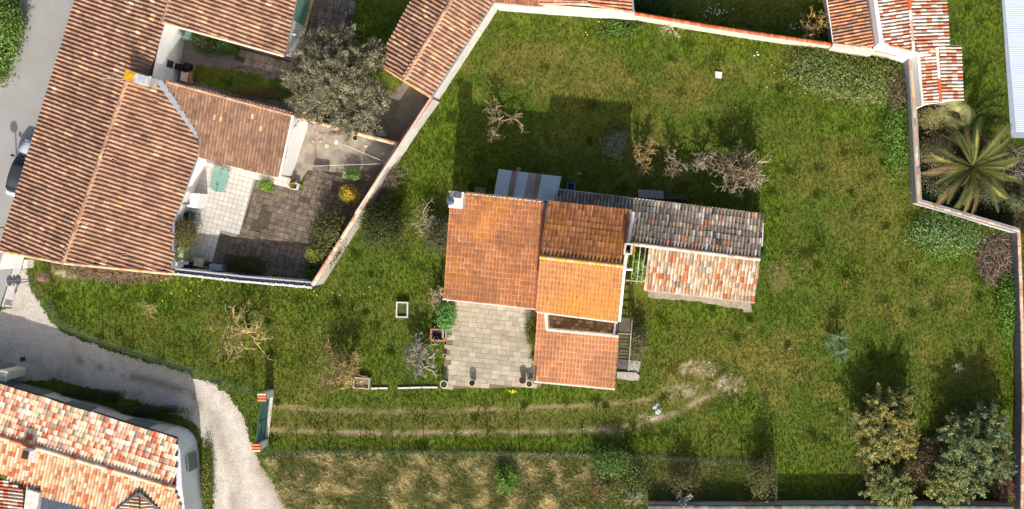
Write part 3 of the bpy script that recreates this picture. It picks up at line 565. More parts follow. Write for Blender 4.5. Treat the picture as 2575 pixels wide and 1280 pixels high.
# roof terrace let into the extension
tf = [W(1371, 784, 2.4), W(1556, 806, 2.4), W(1556, 850, 2.4), W(1373, 832, 2.4)]
fl = ngon('terrace_floor', [(v.x, v.y) for v in tf], 2.4, M('terrace_screed', S(96, 80, 64)), H.e, .12)
for i in range(20):
    for j in range(5):
        u, w = (i + .5) / 20, (j + .5) / 5; p = tf[0].lerp(tf[1], u).lerp(tf[3].lerp(tf[2], u), w)
        mb = MB(); mb.box((p.x, p.y, 2.415), (.118, .105, .012), -.11, random.choice([S(150, 112, 74), S(126, 92, 62), S(168, 128, 88), S(112, 84, 60)])); mb.build('floor_tile', M('clay_floor', rough=.8, var=.2), fl)
mb = MB()
for a, b, ox, oy in (((1373, 788), (1376, 829), .09, 0), ((1375, 829), (1556, 846), 0, .08)):
    p, q_ = pd.px(*a), pd.px(*b); ov = Vector((ox, oy, 0)); up = Vector((0, 0, .14))
    R_ = [p - ov, p + ov, q_ + ov, q_ - ov]; mb.prism([v + up for v in R_], [Vector((v.x, v.y, 2.3)) for v in R_])
mb.build('parapet', M('parapet', S(206, 198, 188), stain=.3, scol=S(150, 136, 120)), H.e)
mb = MB(); v = W(1377, 815, 2.43); mb.box((v.x, v.y, 2.46), (.09, .09, .03), 0, S(226, 214, 150)); mb.box((v.x, v.y, 2.492), (.05, .05, .004), 0, S(60, 50, 40)); mb.build('drain_box', M('plastic_cream', rough=.6), H.e)
mb = MB(); v = W(1548, 822, 2.42); mb.box((v.x, v.y, 2.95), (.06, .5, .5), -.1); mb.build('terrace_gate', M('gate_blue_grey', S(150, 152, 152)), H.e)
# flashing between the blocks, gutters
mb = MB(); mb.beam(at(pa, 1366, 510, .12), at(pa, 1348, 774, .10), .20, .16); mb.build('flashing', M('brown_flashing', S(138, 82, 62), var=.2, stain=.3), H.e)
mb = MB(); v = at(pa, 1371, 520, .2); mb.box((v.x, v.y, v.z), (.14, .26, .05), -.1); mb.build('flashing', M('lead', S(92, 96, 104), rough=.5), H.e)
for a, b, pl in (((1113, 752), (1352, 778), pa), ((1350, 785), (1553, 811), pc), ((1343, 960), (1546, 979), pd)): mb = MB(); mb.beam(at(pl, *a, -.04), at(pl, *b, -.04), .11, .08); mb.build('gutter', M('white_gutter', S(224, 220, 214), rough=.4, var=.05), H.e)
mb = MB(); v = pd.px(1544, 975); mb.tube([(v.x - .05, v.y - .06, 2.5), (v.x - .02, v.y + .02, 0)], .05, 8); mb.build('downpipe', M('white_gutter'), H.e); mb = MB(); v = pa.px(1122, 756); mb.tube([(v.x + .1, v.y - .02, 2.5), (v.x + .12, v.y + .1, 0)], .05, 8); mb.build('downpipe', M('white_gutter'), H.e)
# mortared tile ends along the north edge
for i in range(34):
    t = i / 33; p = at(pa, 1170 + 196 * t, 486 + 21 * t, .08); mb = MB(); r_ = random.uniform(.05, .085)
    mb.lathe((p.x + random.gauss(0, .02), p.y, p.z), [(r_, -.05), (r_ * .9, .02), (r_ * .4, .05), (.0, .055)], 7); mb.build('mortar_lump', MORTAR, ra)
mb = MB(); mb.beam(at(pa, 1137, 481, .02), at(pa, 1372, 507, .02), .16, .14); mb.build('mortar_bed', M('mortar_dark', S(120, 96, 76), var=.3, lichen=.3), ra)
mb = MB(); v = pb.px(1588, 530); w_ = pb.px(1567, 668); x_ = pc.px(1554, 808)
mb.beam((v.x + .12, v.y - .1, v.z + .02), (w_.x + .12, w_.y, w_.z + .02), .20, .22); mb.beam((w_.x + .12, w_.y, w_.z + .02), (x_.x + .1, x_.y, x_.z + .0), .16, .2); mb.build('gable_coping', WHITE, H.e)
# chimney with round cowl on the low block
mb = MB(); c0 = W(1152, 503, 4.4); mb.box((c0.x, c0.y, 4.25), (.40, .50, .75), -.11); mb.box((c0.x, c0.y, 5.03), (.45, .55, .04), -.11); ch = mb.build('chimney', M('chimney_white', S(228, 220, 212), stain=.3, scol=S(150, 140, 130), sscale=3), H.e)
mb = MB(); mb.box((c0.x + .12, c0.y + .30, 5.09), (.24, .18, .02), -.11); mb.build('slate', M('lead'), ch)
mb = MB(); k = (c0.x - .30, c0.y - .08, 5.06); mb.lathe(k, [(.13, 0), (.13, .30), (.24, .32), (.26, .40), (.20, .48), (.0, .52)], 18); mb.build('cowl', M('cowl_steel', S(120, 134, 158), rough=.3, metal=.7, var=.2), ch)
mb = MB(); k = W(1132, 481, 4.3); mb.lathe(k, [(.07, -.1), (.09, .1), (.0, .22)], 8, S(224, 168, 100)); mb.build('finial', M('finial_clay', S(224, 168, 100)), ra)
# chimney flue on the east gable
mb = MB(); c1 = W(1580, 626, 6.1)
for a, b, w, l in ((-.21, 0, .07, .34), (.21, 0, .07, .34)): mb.box((c1.x + a, c1.y, 5.3), (.06, .37, .95), -.12)
for b in (-.31, .31): mb.box((c1.x + .12 * b, c1.y + b, 5.3), (.16, .06, .948), -.12)
ch2 = mb.build('chimney', M('chimney_pale', S(206, 190, 172), stain=.35, scol=S(140, 124, 106)), H.e)
mb = MB(); mb.box((c1.x, c1.y, 5.6), (.17, .28, .02), -.12); mb.build('flue', DARKG, ch2)
mb = MB(); v = W(1576, 677, 5.5); mb.tube([(v.x - .38, v.y, 5.5), (v.x + .38, v.y - .02, 5.5)], .075, 10); mb.tube([(v.x - .05, v.y + .02, 5.5), (v.x - .02, v.y + .12, 5.2)], .05, 8); mb.build('vent_pipe', M('white_plastic', S(240, 240, 240), rough=.4), H.e)
# doors and windows of the garden fronts
def front(pl, a, b, d_in, s0, s1, z0, z1, name, mat):
    A = pl.px(*a); B = pl.px(*b); d = (B - A); d.z = 0; nr = Vector((-d.y, d.x, 0)).normalized() * d_in
    return on_wall((A.x + nr.x, A.y + nr.y), (B.x + nr.x, B.y + nr.y), s0, s1, z0, z1, .04, mat, H.e, name)
for s0, s1, z0, z1, nm in ((.14, .26, .9, 2.0, 'window_shutter'), (.44, .60, .12, 2.1, 'door'), (.76, .88, .9, 2.0, 'window_shutter')): front(pa, (1115, 750), (1352, 776), .18, s0, s1, z0, z1, nm, M('blue_shutter', S(96, 122, 132), rough=.6))
for s0, s1, z0, z1, nm in ((.16, .34, .9, 2.0, 'window_shutter'), (.60, .78, .9, 2.0, 'window_shutter')): front(pd, (1344, 957), (1545, 976), .18, s0, s1, z0, z1, nm, M('blue_shutter'))
front(pc, (1350, 782), (1553, 808), .18, .40, .58, 2.45, 4.3, 'door', M('blue_shutter'))
# outside stair
land = [W(1559, 797, 2.35), W(1591, 801, 2.35), W(1588, 836, 2.35), W(1556, 834, 2.35)]
st = MB(); st.prism(land, [v - Vector((0, 0, .10)) for v in land]); stair = st.build('stair', M('old_timber', S(98, 88, 76), var=.25, fine=.3, fscale=18, stain=.5, scol=S(52, 48, 44), sscale=3), H.e)
for i in range(7):
    a = land[0].lerp(land[3], (i + .5) / 7); b = land[1].lerp(land[2], (i + .5) / 7); mb = MB(); mb.beam(a + Vector((0, 0, .02)), b + Vector((0, 0, .02)), .13, .035); mb.build('plank', M('old_timber'), stair)
top = land[3]; tr_ = land[2]; e0 = W(1553, 925, .12); e1 = W(1581, 928, .12)
for i in range(11):
    t = (i + .6) / 11; a = Vector(top).lerp(e0, t); b = Vector(tr_).lerp(e1, t); mb = MB(); z = 2.35 - (i + 1) * .205
    a.z = b.z = z; mb.beam(a, b, .135, .04); mb.build('tread', M('old_timber'), stair)
mb = MB()
for a, b in ((Vector(top), e0), (Vector(tr_), e1)): mb.beam(a + Vector((0, 0, -.1)), b + Vector((0, 0, -.05)), .05, .18)
for v in land[1:3]: mb.beam(v, Vector((v.x, v.y, -.05)), .09, .09)
mb.build('stringer', M('old_timber'), stair)
mb = MB(); R1 = [land[1] + Vector((0, 0, .9)), land[2] + Vector((0, 0, .9)), e1 + Vector((.02, 0, .9))]
mb.tube(R1, .035, 6); mb.tube([land[3] + Vector((0, -.02, .9)), land[2] + Vector((0, -.02, .9))], .03, 6)
for k in range(9):
    t = k / 8; p = Vector(tr_).lerp(e1, t); mb.tube([p, p + Vector((0, 0, .9))], .015, 4)
for k in range(4): p = land[1].lerp(land[2], k / 3); mb.tube([p, p + Vector((0, 0, .9))], .018, 4)
mb.build('handrail', M('grey_rail', S(150, 142, 132), var=.2), stair)
mb = MB(); v = W(1567, 918, .1); mb.box((v.x, v.y, .06), (.42, .28, .06), -.1); mb.build('doormat_step', M('slate_step', S(92, 94, 100), var=.2), H.e)
H.finish()
mb = MB(); v = W(1582, 945); pts = [W(1552, 934), W(1600, 936), W(1609, 944), W(1606, 955), (W(1590, 957)), W(1566, 953), W(1551, 950)]
mb.prism([p + Vector((0, 0, .16)) for p in pts], [p - Vector((0, 0, .03)) for p in pts]); mb.build('concrete_step', M('old_concrete', S(168, 160, 150), var=.2, fine=.25, fscale=12, stain=.3), label='worn grey concrete slab on the grass at the foot of the stair', category='slab')
mb = MB(); pts = [W(1582, 905), W(1612, 908), W(1606, 936), W(1580, 932)]
mb.prism([p + Vector((0, 0, .06)) for p in pts], [p - Vector((0, 0, .03)) for p in pts]); mb.build('paving_slab', M('old_concrete'), label='thin concrete slab beside the lower end of the timber stair', category='slab')

# ---- the old barn joined to it
H = House('tile_barn', 'low stone barn under a patchwork of grey, white and orange clay tiles', 'barn', W(1760, 630))
def grn(pos, c):
    x = pos.x * SCALE + NX; k = float(sstep(1585, 1760, np.array(x))); g = (.16, .15, .13)
    return tuple(c[i] * k + (g[i] * (.8 + .5 * random.random())) * (1 - k) if random.random() < .75 else c[i] * (.5 + .5 * k) for i in range(3))
def grn(pos, c):
    x = pos.x * SCALE + NX
    if random.random() > float(sstep(1560, 1800, np.array(x))): q = random.uniform(.14, .32); return (q * 1.06, q, q * .9)
    return c
ra, pa_ = H.roof('roof', [(1591, 613, 3.25), (1910, 652, 3.25), (1760, 521, 2.5)], [(1405, 478), (1919, 540), (1910, 652), (1592, 613), (1592, 531), (1393, 504)], T_OLD, OLDN, .235, .42, .085, .40, grad=grn, jit=1.6, walls=[.12, .1, 0, 0, 0, .1], wmat=STONE)
rb, pb_ = H.roof('roof', [(1591, 613, 3.25), (1910, 652, 3.25), (1760, 741, 2.45)], [(1632, 618), (1910, 652), (1897, 758), (1621, 727)], T_OLD, OLDS, .235, .42, .085, .55, jit=1.6, walls=[0, .1, .12, .1], wmat=STONE)
H.ridge(ra, at(pa_, 1592, 613, .03), at(pa_, 1910, 652, .03), T_OLD, [(3, S(232, 208, 188)), (2, S(222, 190, 168)), (1, S(206, 170, 150))], .12, .42, mort=MORTAR)
mb = MB(); mb.beam(at(pb_, 1620, 729, -.03), at(pb_, 1898, 761, -.03), .12, .08); mb.build('fascia', M('fascia_pale', S(200, 180, 164), var=.2, stain=.4), H.e); mb = MB(); mb.beam(at(pa_, 1405, 476, -.02), at(pa_, 1919, 538, -.02), .10, .07); mb.build('fascia', M('fascia_pale', S(200, 180, 164), var=.2, stain=.4), H.e)
mb = MB(); mb.beam(at(pa_, 1406, 478, .05), at(pa_, 1394, 505, .05), .10, .10); mb.build('verge_board', M('grey_board', S(120, 122, 124)), H.e)
mb = MB(); mb.beam(at(pa_, 1394, 507, .10), at(pa_, 1590, 532, .10), .12, .10); mb.build('flashing', M('grey_board'), H.e)
# broken foot of the south wall standing out below the eaves
for i in range(40):
    t0, t1 = i / 40, (i + 1) / 40; a = Vector((W(1630, 731).x, W(1630, 731).y, 0)).lerp(W(1886, 763), t0 - .004); b = W(1630, 731).lerp(W(1886, 763), t1 + .004)
    wd = (.36 + .07 * math.sin(i * .21 + 1) + .025 * math.sin(i * .9) + .02 * random.random() + .20 * (i > 36)); h_ = .5 + .06 * math.sin(i * .4) + .03 * random.random(); mb = MB()
    o = Vector((.12, -1, 0)).normalized() * -wd * -1; mb.prism([a + Vector((0, .12, h_)), b + Vector((0, .12, h_)), b + o + Vector((0, 0, h_ * .85)), a + o + Vector((0, 0, h_ * .85))], [a + Vector((0, .12, -.05)), b + Vector((0, .12, -.05)), b + o * 1.08 + Vector((0, 0, -.05)), a + o * 1.08 + Vector((0, 0, -.05))])
    mb.build('stone', M('plinth_stone', S(146, 136, 120), var=.3, scale=3, fine=.35, fscale=10, stain=.4, scol=S(90, 86, 74), sscale=3), H.e)
H.finish()

# ---- corrugated shed roof behind the house
t = thing('tin_lean_to', 'lean-to roofed with rusty blue-grey corrugated iron sheets behind the orange roof', 'lean-to', W(1325, 465))
cn = [W(1255, 425, 1.9), W(1411, 444, 1.9), W(1397, 508, 2.3), W(1243, 491, 2.3)]
def corrug(name, c, mat, parent, amp=.018, wave=.10, col=None, lift=0):
    L = (c[1] - c[0]).length; n = max(4, int(L / wave * 4)); V = []; F = []; nr = (c[1] - c[0]).cross(c[3] - c[0]).normalized()
    if nr.z < 0: nr = -nr
    for i in range(n + 1):
        z = math.sin(i / 4 * 2 * math.pi) * amp + lift
        V += [c[0].lerp(c[1], i / n) + nr * z, c[3].lerp(c[2], i / n) + nr * z]
    F = [(2 * i, 2 * i + 1, 2 * i + 3, 2 * i + 2) for i in range(n)]
    mb = MB(); mb.add(V + [v - nr * .008 for v in V], F + [tuple(x + len(V) for x in f[::-1]) for f in F]); return mb.build(name, mat, parent)
TIN = M('galvanised', S(186, 198, 204), rough=.5, metal=.15, var=.18, scale=1.6, fine=.1, stain=.35, scol=S(98, 96, 98), sscale=1.6)
RUSTY = M('rusty_tin', S(150, 128, 120), rough=.8, var=.25, scale=1.2, stain=.8, scol=S(110, 64, 48), sscale=.9)
TIN2 = M('dull_tin', S(160, 150, 150), rough=.6, metal=.1, var=.2, stain=.5, scol=S(130, 96, 84), sscale=.8)
e = [0, .215, .305, .48, .60, .70, 1.0]; mm = [TIN, RUSTY, TIN, TIN2, RUSTY, TIN]
for i in range(6):
    a, b = e[i] - .006, e[i + 1] + .006; corrug('roof_sheet', [cn[0].lerp(cn[1], a), cn[0].lerp(cn[1], b), cn[3].lerp(cn[2], b), cn[3].lerp(cn[2], a)], mm[i], t, lift=.004 * (i % 2) + random.gauss(0, .004))
mb = MB()
for v in cn: mb = MB(); mb.beam((v.x * .995, v.y - (.15 if v.y > 2 else -.1), 0), (v.x * .995, v.y - (.15 if v.y > 2 else -.1), v.z - .05), .08, .08); mb.build('post', M('old_timber'), t)
mb = MB(); mb.beam(cn[0] - Vector((0, .1, .08)), cn[1] - Vector((0, .1, .08)), .06, .1); mb.build('rafter', M('old_timber'), t); mb = MB(); mb.beam(cn[3] - Vector((0, 0, .08)), cn[2] - Vector((0, 0, .08)), .06, .1); mb.build('rafter', M('old_timber'), t)
# ---- house by the lane with new mixed tiles
H = House('lane_house', 'white house by the gravel lane under new mixed cream and red tiles', 'house', W(250, 1130))
BW = M('bluish_render', S(222, 226, 232), rough=.9, var=.05, stain=.12, scol=S(176, 178, 180))
NW = M('lane_render', S(196, 194, 186), rough=.95, var=.12, scale=1.2, stain=.3, scol=S(150, 146, 136))
ra, pa = H.roof('roof', [(0, 1097, 3.12), (440, 1226, 3.12), (222, 1035, 2.7)], [(-80, 941), (446, 1104), (440, 1226), (-80, 1073)], T_NEW, MIXN, .235, .36, .05, .85, walls=None)
rb, pb = H.roof('roof', [(0, 1097, 3.12), (440, 1226, 3.12), (235, 1282, 2.68)], [(-80, 1073), (440, 1226), (470, 1340), (330, 1312), (235, 1282), (65, 1231), (20, 1206), (0, 1185), (-80, 1180)], T_NEW, MIXS, .235, .36, .06, .6, walls=None)
H.ridge(ra, at(pa, -80, 1075, .06), at(pa, 440, 1227, .06), T_NEW, [(3, S(238, 196, 158)), (2, S(230, 180, 140)), (2, S(244, 216, 186)), (1, S(214, 120, 80))], .14, .42, mort=MORTAR)
# walls with the rounded corner
n0, n1 = pa.px(-80, 955), pa.px(440, 1114); off = .12
base = [W(-95, 925), W(200, 1002), W(330, 1040), W(420, 1062), W(452, 1070), W(474, 1079), W(488, 1093), W(496, 1112), W(501, 1150), W(506, 1200), W(511, 1250), W(516, 1330)]
mb = MB(); top = []
for i, v in enumerate(base):
    k = 1.0
    if i < 4: z = 2.55
    elif i < 7: z = 2.57 + .03 * (i - 3)
    else: z = {7: 2.7, 8: 2.85, 9: 3.02, 10: 2.95, 11: 2.6}[i]
    top.append(Vector((v.x, v.y, z)))
for i in range(len(base) - 1):
    if i < 4: continue
    a, b = base[i], base[i + 1]; mb.add([a - Vector((0, 0, .05)), b - Vector((0, 0, .05)), top[i + 1], top[i]], [(0, 1, 2, 3)])
mb.build('wall', BW, H.e)
mb = MB()
for i in range(4):
    a, b = base[i], base[i + 1]; mb.add([a - Vector((0, 0, .05)), b - Vector((0, 0, .05)), top[i + 1], top[i]], [(0, 1, 2, 3)])
wl_ = mb.build('wall', NW, H.e)
# closing strip under the verge and wall head
mb = MB(); E0, E1, E2 = pa.px(446, 1104), pa.px(440, 1226), pb.px(470, 1340)
ring = [E0, E1, E2]; tp = [top[5], top[9], top[11]]
mb.add([E0 - Vector((.05, 0, .10)), top[4], top[5], top[6], top[7], top[8], top[9], E1 - Vector((.05, 0, .10))], [tuple(range(8))]); mb.add([E1 - Vector((.05, 0, .10)), top[9], top[10], top[11], E2 - Vector((.05, 0, .1))], [(0, 1, 2, 3, 4)])
mb.build('wall_head', BW, H.e)
mb = MB(); mb.beam(at(pa, -80, 939, -.03), at(pa, 447, 1102, -.03), .14, .10); mb.build('gutter', M('dark_gutter', S(56, 58, 66), rough=.4), H.e)
def panel(i0, s0, s1, z0, z1, name, mat, out=.04, parent=None):
    a, b = base[i0], base[i0 + 1]; return on_wall((a.x, a.y), (b.x, b.y), s0, s1, z0, z1, -out - .0, mat, parent or H.e, name)
def wpan(a, b, z0, z1, name, mat, out=.05):                  # panel between two ground points, standing out on the yard side
    a = W(*a); b = W(*b); d = (b - a).normalized(); nr = Vector((-d.y, d.x, 0)); m_ = MB()
    P = [a + nr * out, b + nr * out, b + nr * out + Vector((0, 0, z1)), a + nr * out + Vector((0, 0, z1))]; P[0].z = P[1].z = z0
    m_.prism(P, [p - nr * .08 for p in P]); return m_.build(name, mat, H.e)
wpan((-60, 935), (136, 985), .05, 2.35, 'garage_door', SHUT)
s1_ = wpan((200, 1002), (262, 1020), .9, 2.35, 'window_shutter', SHUT)
s2_ = wpan((352, 1046), (412, 1060), .9, 2.35, 'window_shutter', SHUT)
s3_ = wpan((503, 1128), (507, 1170), .75, 2.1, 'window_shutter', SHUT)
mb = MB(); v = W(68, 1143, 3.7); mb.box((v.x, v.y, 3.3), (.30, .34, .55), -.25, S(220, 224, 232)); mb.box((v.x - .12, v.y - .05, 3.87), (.36, .42, .03), -.25, S(206, 150, 110)); mb.box((v.x, v.y, 3.92), (.20, .24, .03), -.25, S(60, 52, 48)); mb.build('chimney', M('chimney_new', rough=.9, var=.05), H.e)
# dormer with its own little tiled roof
rd, pd1 = H.roof('dormer_roof', [(350, 1240, 3.25), (350, 1300, 3.25), (310, 1272, 2.95)], [(350, 1240), (350, 1320), (270, 1320), (293, 1282)], T_NEW, MIXS, .235, .36, .07, .5)
re2, pe2 = H.roof('dormer_roof', [(350, 1240, 3.25), (350, 1300, 3.25), (395, 1272, 2.95)], [(350, 1240), (398, 1282), (415, 1320), (350, 1320)], T_NEW, MIXS, .235, .36, .07, .5)
mb = MB(); mb.beam(pd1.px(350, 1240) + Vector((0, 0, .06)), pd1.px(293, 1284) + Vector((0, 0, .03)), .22, .07); mb.beam(pe2.px(350, 1240) + Vector((0, 0, .06)), pe2.px(400, 1284) + Vector((0, 0, .03)), .22, .07); mb.build('valley_flashing', M('lead'), H.e)
# lower roof, parapet and dark ribbed canopy on the garden side
rl, pl_ = H.roof('roof', [(60, 1232, 3.0), (56, 1300, 3.0), (-40, 1250, 2.5)], [(-60, 1190), (0, 1203), (62, 1231), (56, 1330), (-60, 1330)], T_NEW, RED, .235, .36, .07, .5)
mb = MB(); P = [W(66, 1230, 3.05), W(99, 1240, 3.05), W(86, 1330, 3.05), W(54, 1330, 3.05)]; mb.prism(P, [Vector((p.x, p.y, 0)) for p in P]); mb.build('parapet', M('parapet_pale', S(214, 208, 196), stain=.2), H.e)
corrug('canopy_sheet', [W(99, 1240, 2.7), W(236, 1283, 2.7), W(262, 1360, 2.5), W(84, 1360, 2.5)], M('dark_ribbed', S(84, 92, 108), rough=.5, metal=.2), H.e, amp=.03, wave=.17)
H.finish()
mb = MB(); v = W(4, 944, 2.2); mb.box((v.x, v.y, 1.1), (.35, .28, 1.1), -.2); mb.box((v.x, v.y, 2.24), (.42, .34, .05), -.2); mb.build('gate_pier', M('pier_cream', S(222, 216, 196)), label='pale pier with a flat cap at the edge of the lane house garage', category='pier')
ngon('doorstep', [W2(*p) for p in [(-20, 900), (42, 915), (39, 940), (-20, 940)]], .10, M('old_concrete'), None, .15, label='pale concrete slab at the lane edge by the garage', category='slab')

# ---- white house at the top right
H = House('corner_house', 'white house with red and white striped tile roofs behind the corner of the wall', 'house', W(2300, 100))
ra, pA = H.roof('roof', [(2180, 0, 3.5), (2197, 118, 3.5), (2090, 52, 2.75)], [(2064, -120), (2082, 0), (2097, 106), (2197, 118), (2180, 0), (2162, -120)], T_OLD, RUST, .22, .36, .075, .5, walls=[.1, .1, .05, 0, 0, 0], wmat=STONE)
rb, pB = H.roof('roof', [(2286, 0, 5.3), (2296, 118, 5.3), (2212, 60, 4.6)], [(2195, -120), (2204, 0), (2216, 106), (2297, 130), (2286, 0), (2276, -120)], T_NEW, RED, .225, .40, .07, .5, walls=[.08, .08, .1, 0, 0, 0], wmat=WHITE)
rc, pC = H.roof('roof', [(2286, 0, 5.3), (2296, 118, 5.3), (2380, 60, 4.6)], [(2276, -120), (2286, 0), (2297, 130), (2320, 134), (2350, 120), (2385, 112), (2380, 0), (2374, -120)], T_NEW, RED, .225, .40, .07, .5, walls=[0, 0, .1, .1, .1, .1, .1, 0], wmat=WHITE)
H.ridge(rb, at(pB, 2286, 0, .03), at(pB, 2297, 130, .03), T_NEW, [(3, S(240, 226, 212)), (2, S(206, 100, 62)), (2, S(196, 172, 150))], .12, .62)
H.ridge(rb, at(pB, 2216, 107, .03), at(pB, 2312, 134, .03), T_NEW, [(2, S(226, 150, 120)), (2, S(206, 100, 62)), (2, S(236, 210, 190))], .09, .5, name='verge_tile')
rd, pDw = H.roof('roof', [(2356, 118, 4.1), (2364, 252, 4.1), (2313, 190, 3.65)], [(2311, 122), (2356, 116), (2365, 254), (2318, 262)], T_NEW, RED, .225, .40, .07, .5, walls=[.05, 0, .08, .08], wmat=WHITE)
re_, pDe = H.roof('roof', [(2356, 118, 4.1), (2364, 252, 4.1), (2418, 182, 3.55)], [(2356, 116), (2415, 114), (2421, 251), (2365, 254)], T_NEW, RED, .225, .40, .07, .5, walls=[.05, .15, .08, 0], wmat=WHITE)
H.ridge(rd, at(pDw, 2356, 116, .03), at(pDw, 2365, 254, .03), T_NEW, [(3, S(206, 104, 66)), (2, S(196, 172, 150)), (2, S(238, 220, 208))], .11, .72)
# white upstand between the roofs, west wall of the lower wing, gutters
mb = MB(); P = [W(2180, -120, 4.95), W(2197, 0, 4.95), W(2212, 108, 4.95), W(2222, 108, 4.95), W(2206, 0, 4.95), W(2192, -120, 4.95)]; mb.prism(P, [Vector((p.x - .02, p.y, 2.8)) for p in P]); mb.build('upstand', M('bright_render', S(240, 240, 240), var=.03, stain=0), H.e)
mb = MB(); P = [W(2212, 106, 4.75), W(2314, 132, 4.75), W(2314, 126, 4.75), W(2216, 100, 4.75)]; mb.prism(P, [Vector((p.x, p.y - .05, 0)) for p in P]); mb.build('wall', M('bright_render'), H.e)
mb = MB(); P = [W(2305, 128, 3.9), W(2318, 266, 3.9), W(2322, 266, 3.9), W(2311, 128, 3.9)]; mb.prism(P, [Vector((p.x, p.y, 0)) for p in P]); mb.build('wall', M('bright_render'), H.e)
mb = MB(); mb.beam(at(pA, 2080, 0, -.02), at(pA, 2096, 106, -.02), .12, .1); mb.build('gutter', M('white_gutter'), H.e); mb = MB(); mb.beam(W(2310, 128, 3.95), W(2320, 262, 3.95), .12, .09); mb.build('gutter', M('white_gutter'), H.e)
H.finish()

# ---- tiled sheds showing over the top wall
H = House('wall_shed', 'orange tiled shed roof just showing over the pale wall at the top of the lawn', 'shed', W(1480, -20))
ra, pA = H.roof('roof', [(1474, 6, 3.3), (1480, -100, 3.3), (1358, 0, 2.7)], [(1474, 8), (1482, -120), (1362, -120), (1355, 3), (1357, 8)], T_OLD, [(4, S(222, 150, 118)), (3, S(206, 134, 104)), (2, S(232, 176, 146))], .24, .38, .075, .5, walls=[0, 0, .1, .05, .05], wmat=OLDW)
rb, pB = H.roof('roof', [(1474, 6, 3.3), (1480, -100, 3.3), (1592, 10, 2.7)], [(1474, 8), (1594, 31), (1590, 0), (1584, -120), (1482, -120)], T_OLD, [(4, S(222, 150, 118)), (3, S(206, 134, 104)), (2, S(232, 176, 146))], .24, .38, .075, .5, walls=[.05, .05, .1, 0, 0], wmat=OLDW)
H.ridge(ra, at(pA, 1357, 9, .03), at(pA, 1474, 9, .03), T_OLD, [(1, S(236, 168, 132)), (1, S(226, 152, 112))], .10, .34, name='verge_tile')
H.ridge(rb, at(pB, 1474, 9, .03), at(pB, 1594, 32, .03), T_OLD, [(1, S(236, 168, 132)), (1, S(226, 152, 112))], .10, .34, name='verge_tile')
mb = MB(); mb.beam(at(pB, 1588, -60, .12), at(pB, 1593, 30, .12), .12, .06); mb.build('flashing', ZINC, H.e)
H.finish()
H = House('wall_lean_to', 'short brown tiled lean-to against the pale wall next to the narrow shed', 'shed', W(1300, -10))
ra, pA = H.roof('roof', [(1245, 5, 2.3), (1365, 15, 2.3), (1300, -40, 2.8)], [(1244, 5), (1366, 16), (1362, -60), (1262, -60)], T_OLD, [(4, S(176, 112, 84)), (3, S(150, 98, 76)), (1, S(196, 136, 104))], .20, .36, .07, .5, walls=[.06, .02, .02, .02], wmat=OLDW)
H.finish()

# ------------------------------------------------------------------ garden walls
CAPM = M('cap_tile', rough=.9, var=.2, scale=3, fine=.25, fscale=14, stain=.3, scol=S(110, 86, 66), sscale=3)
def garden_wall(label, pts, h, th, mat, cap=None, caplen=.3, capr=.12, side=0, name='garden_wall', coping=None, cat='wall', hs=None):
    # pts: photo pixels of the wall's top line; caps are single tiles
    hs = hs or [h] * len(pts); P = [W(p[0], p[1], hh) for p, hh in zip(pts, hs)]; e = thing(name, label, cat, (P[0].x, P[0].y, 0)); mb = MB()
    for a, b in zip(P[:-1], P[1:]):
        d = Vector((b.x - a.x, b.y - a.y, 0)).normalized(); nr = Vector((-d.y, d.x, 0)) * th / 2; a2 = a - d * .0; b2 = b + d * .0
        mb.prism([a2 + nr, b2 + nr, b2 - nr, a2 - nr], [Vector((v.x, v.y, -.1)) for v in (a2 + nr, b2 + nr, b2 - nr, a2 - nr)])
    w = mb.build('masonry', mat, e)
    if coping is not None:
        mb = MB()
        for a, b in zip(P[:-1], P[1:]): mb.beam(a + Vector((0, 0, .03)), b + Vector((0, 0, .03)), th + .08, .07)
        mb.build('coping', coping, e)
    if cap:
        ms = []
        for _, c in cap:
            mb = MB(); ang = [math.pi * k / 6 for k in range(7)]; V = []
            for yy, rr in ((0, 1.0), (caplen * 1.08, .9)): V += [(math.cos(t) * capr * rr, yy, math.sin(t) * capr * .7 * rr) for t in ang]
            mb.add(V + [(math.cos(t) * capr * .85, 0.005, math.sin(t) * capr * .5) for t in ang], [(k + 1, k, 7 + k, 8 + k) for k in range(6)] + [(15 + k, 14 + k, k, k + 1) for k in range(6)], c)
            me = D.meshes.new('cap_tile'); me.from_pydata(mb.v, [], mb.f); setcol(me, np.array(mb.c)); me.materials.append(CAPM); ms.append(me)
        for a, b in zip(P[:-1], P[1:]):
            d = b - a; n = max(1, round(d.length / caplen)); y = d.normalized(); x = y.cross(Vector((0, 0, 1))).normalized(); z = x.cross(y)
            for i in range(n):
                R = Matrix((x, y, z)).transposed().to_4x4(); R.translation = a + d * (i / n) + z * (.01 + random.gauss(0, .006)); R = R @ Matrix.Rotation(random.gauss(0, .03), 4, 'Z')
                o = D.objects.new('cap_tile', random.choices(ms, [c[0] for c in cap])[0]); C.objects.link(o); o.parent = w; o.matrix_basis = R
    return e
PALE = M('pale_wall', S(198, 194, 188), rough=.95, var=.12, scale=1.5, fine=.12, stain=.35, scol=S(168, 160, 150), sscale=2)
PEACH = [(3, S(226, 178, 146)), (2, S(210, 160, 128)), (2, S(232, 196, 166)), (1, S(196, 150, 124))]
TERRA = [(3, S(206, 104, 66)), (2, S(190, 92, 58)), (2, S(220, 126, 84))]
garden_wall('long pale garden wall capped with peach tiles between the courtyard and the lawn', [(1001, 366), (905, 527), (786, 716)], 1.95, .26, M('pale_wall_b', S(182, 176, 168), rough=.95, var=.14, scale=1.5, stain=.45, scol=S(150, 142, 130), sscale=1.6), PEACH, .34, .15)
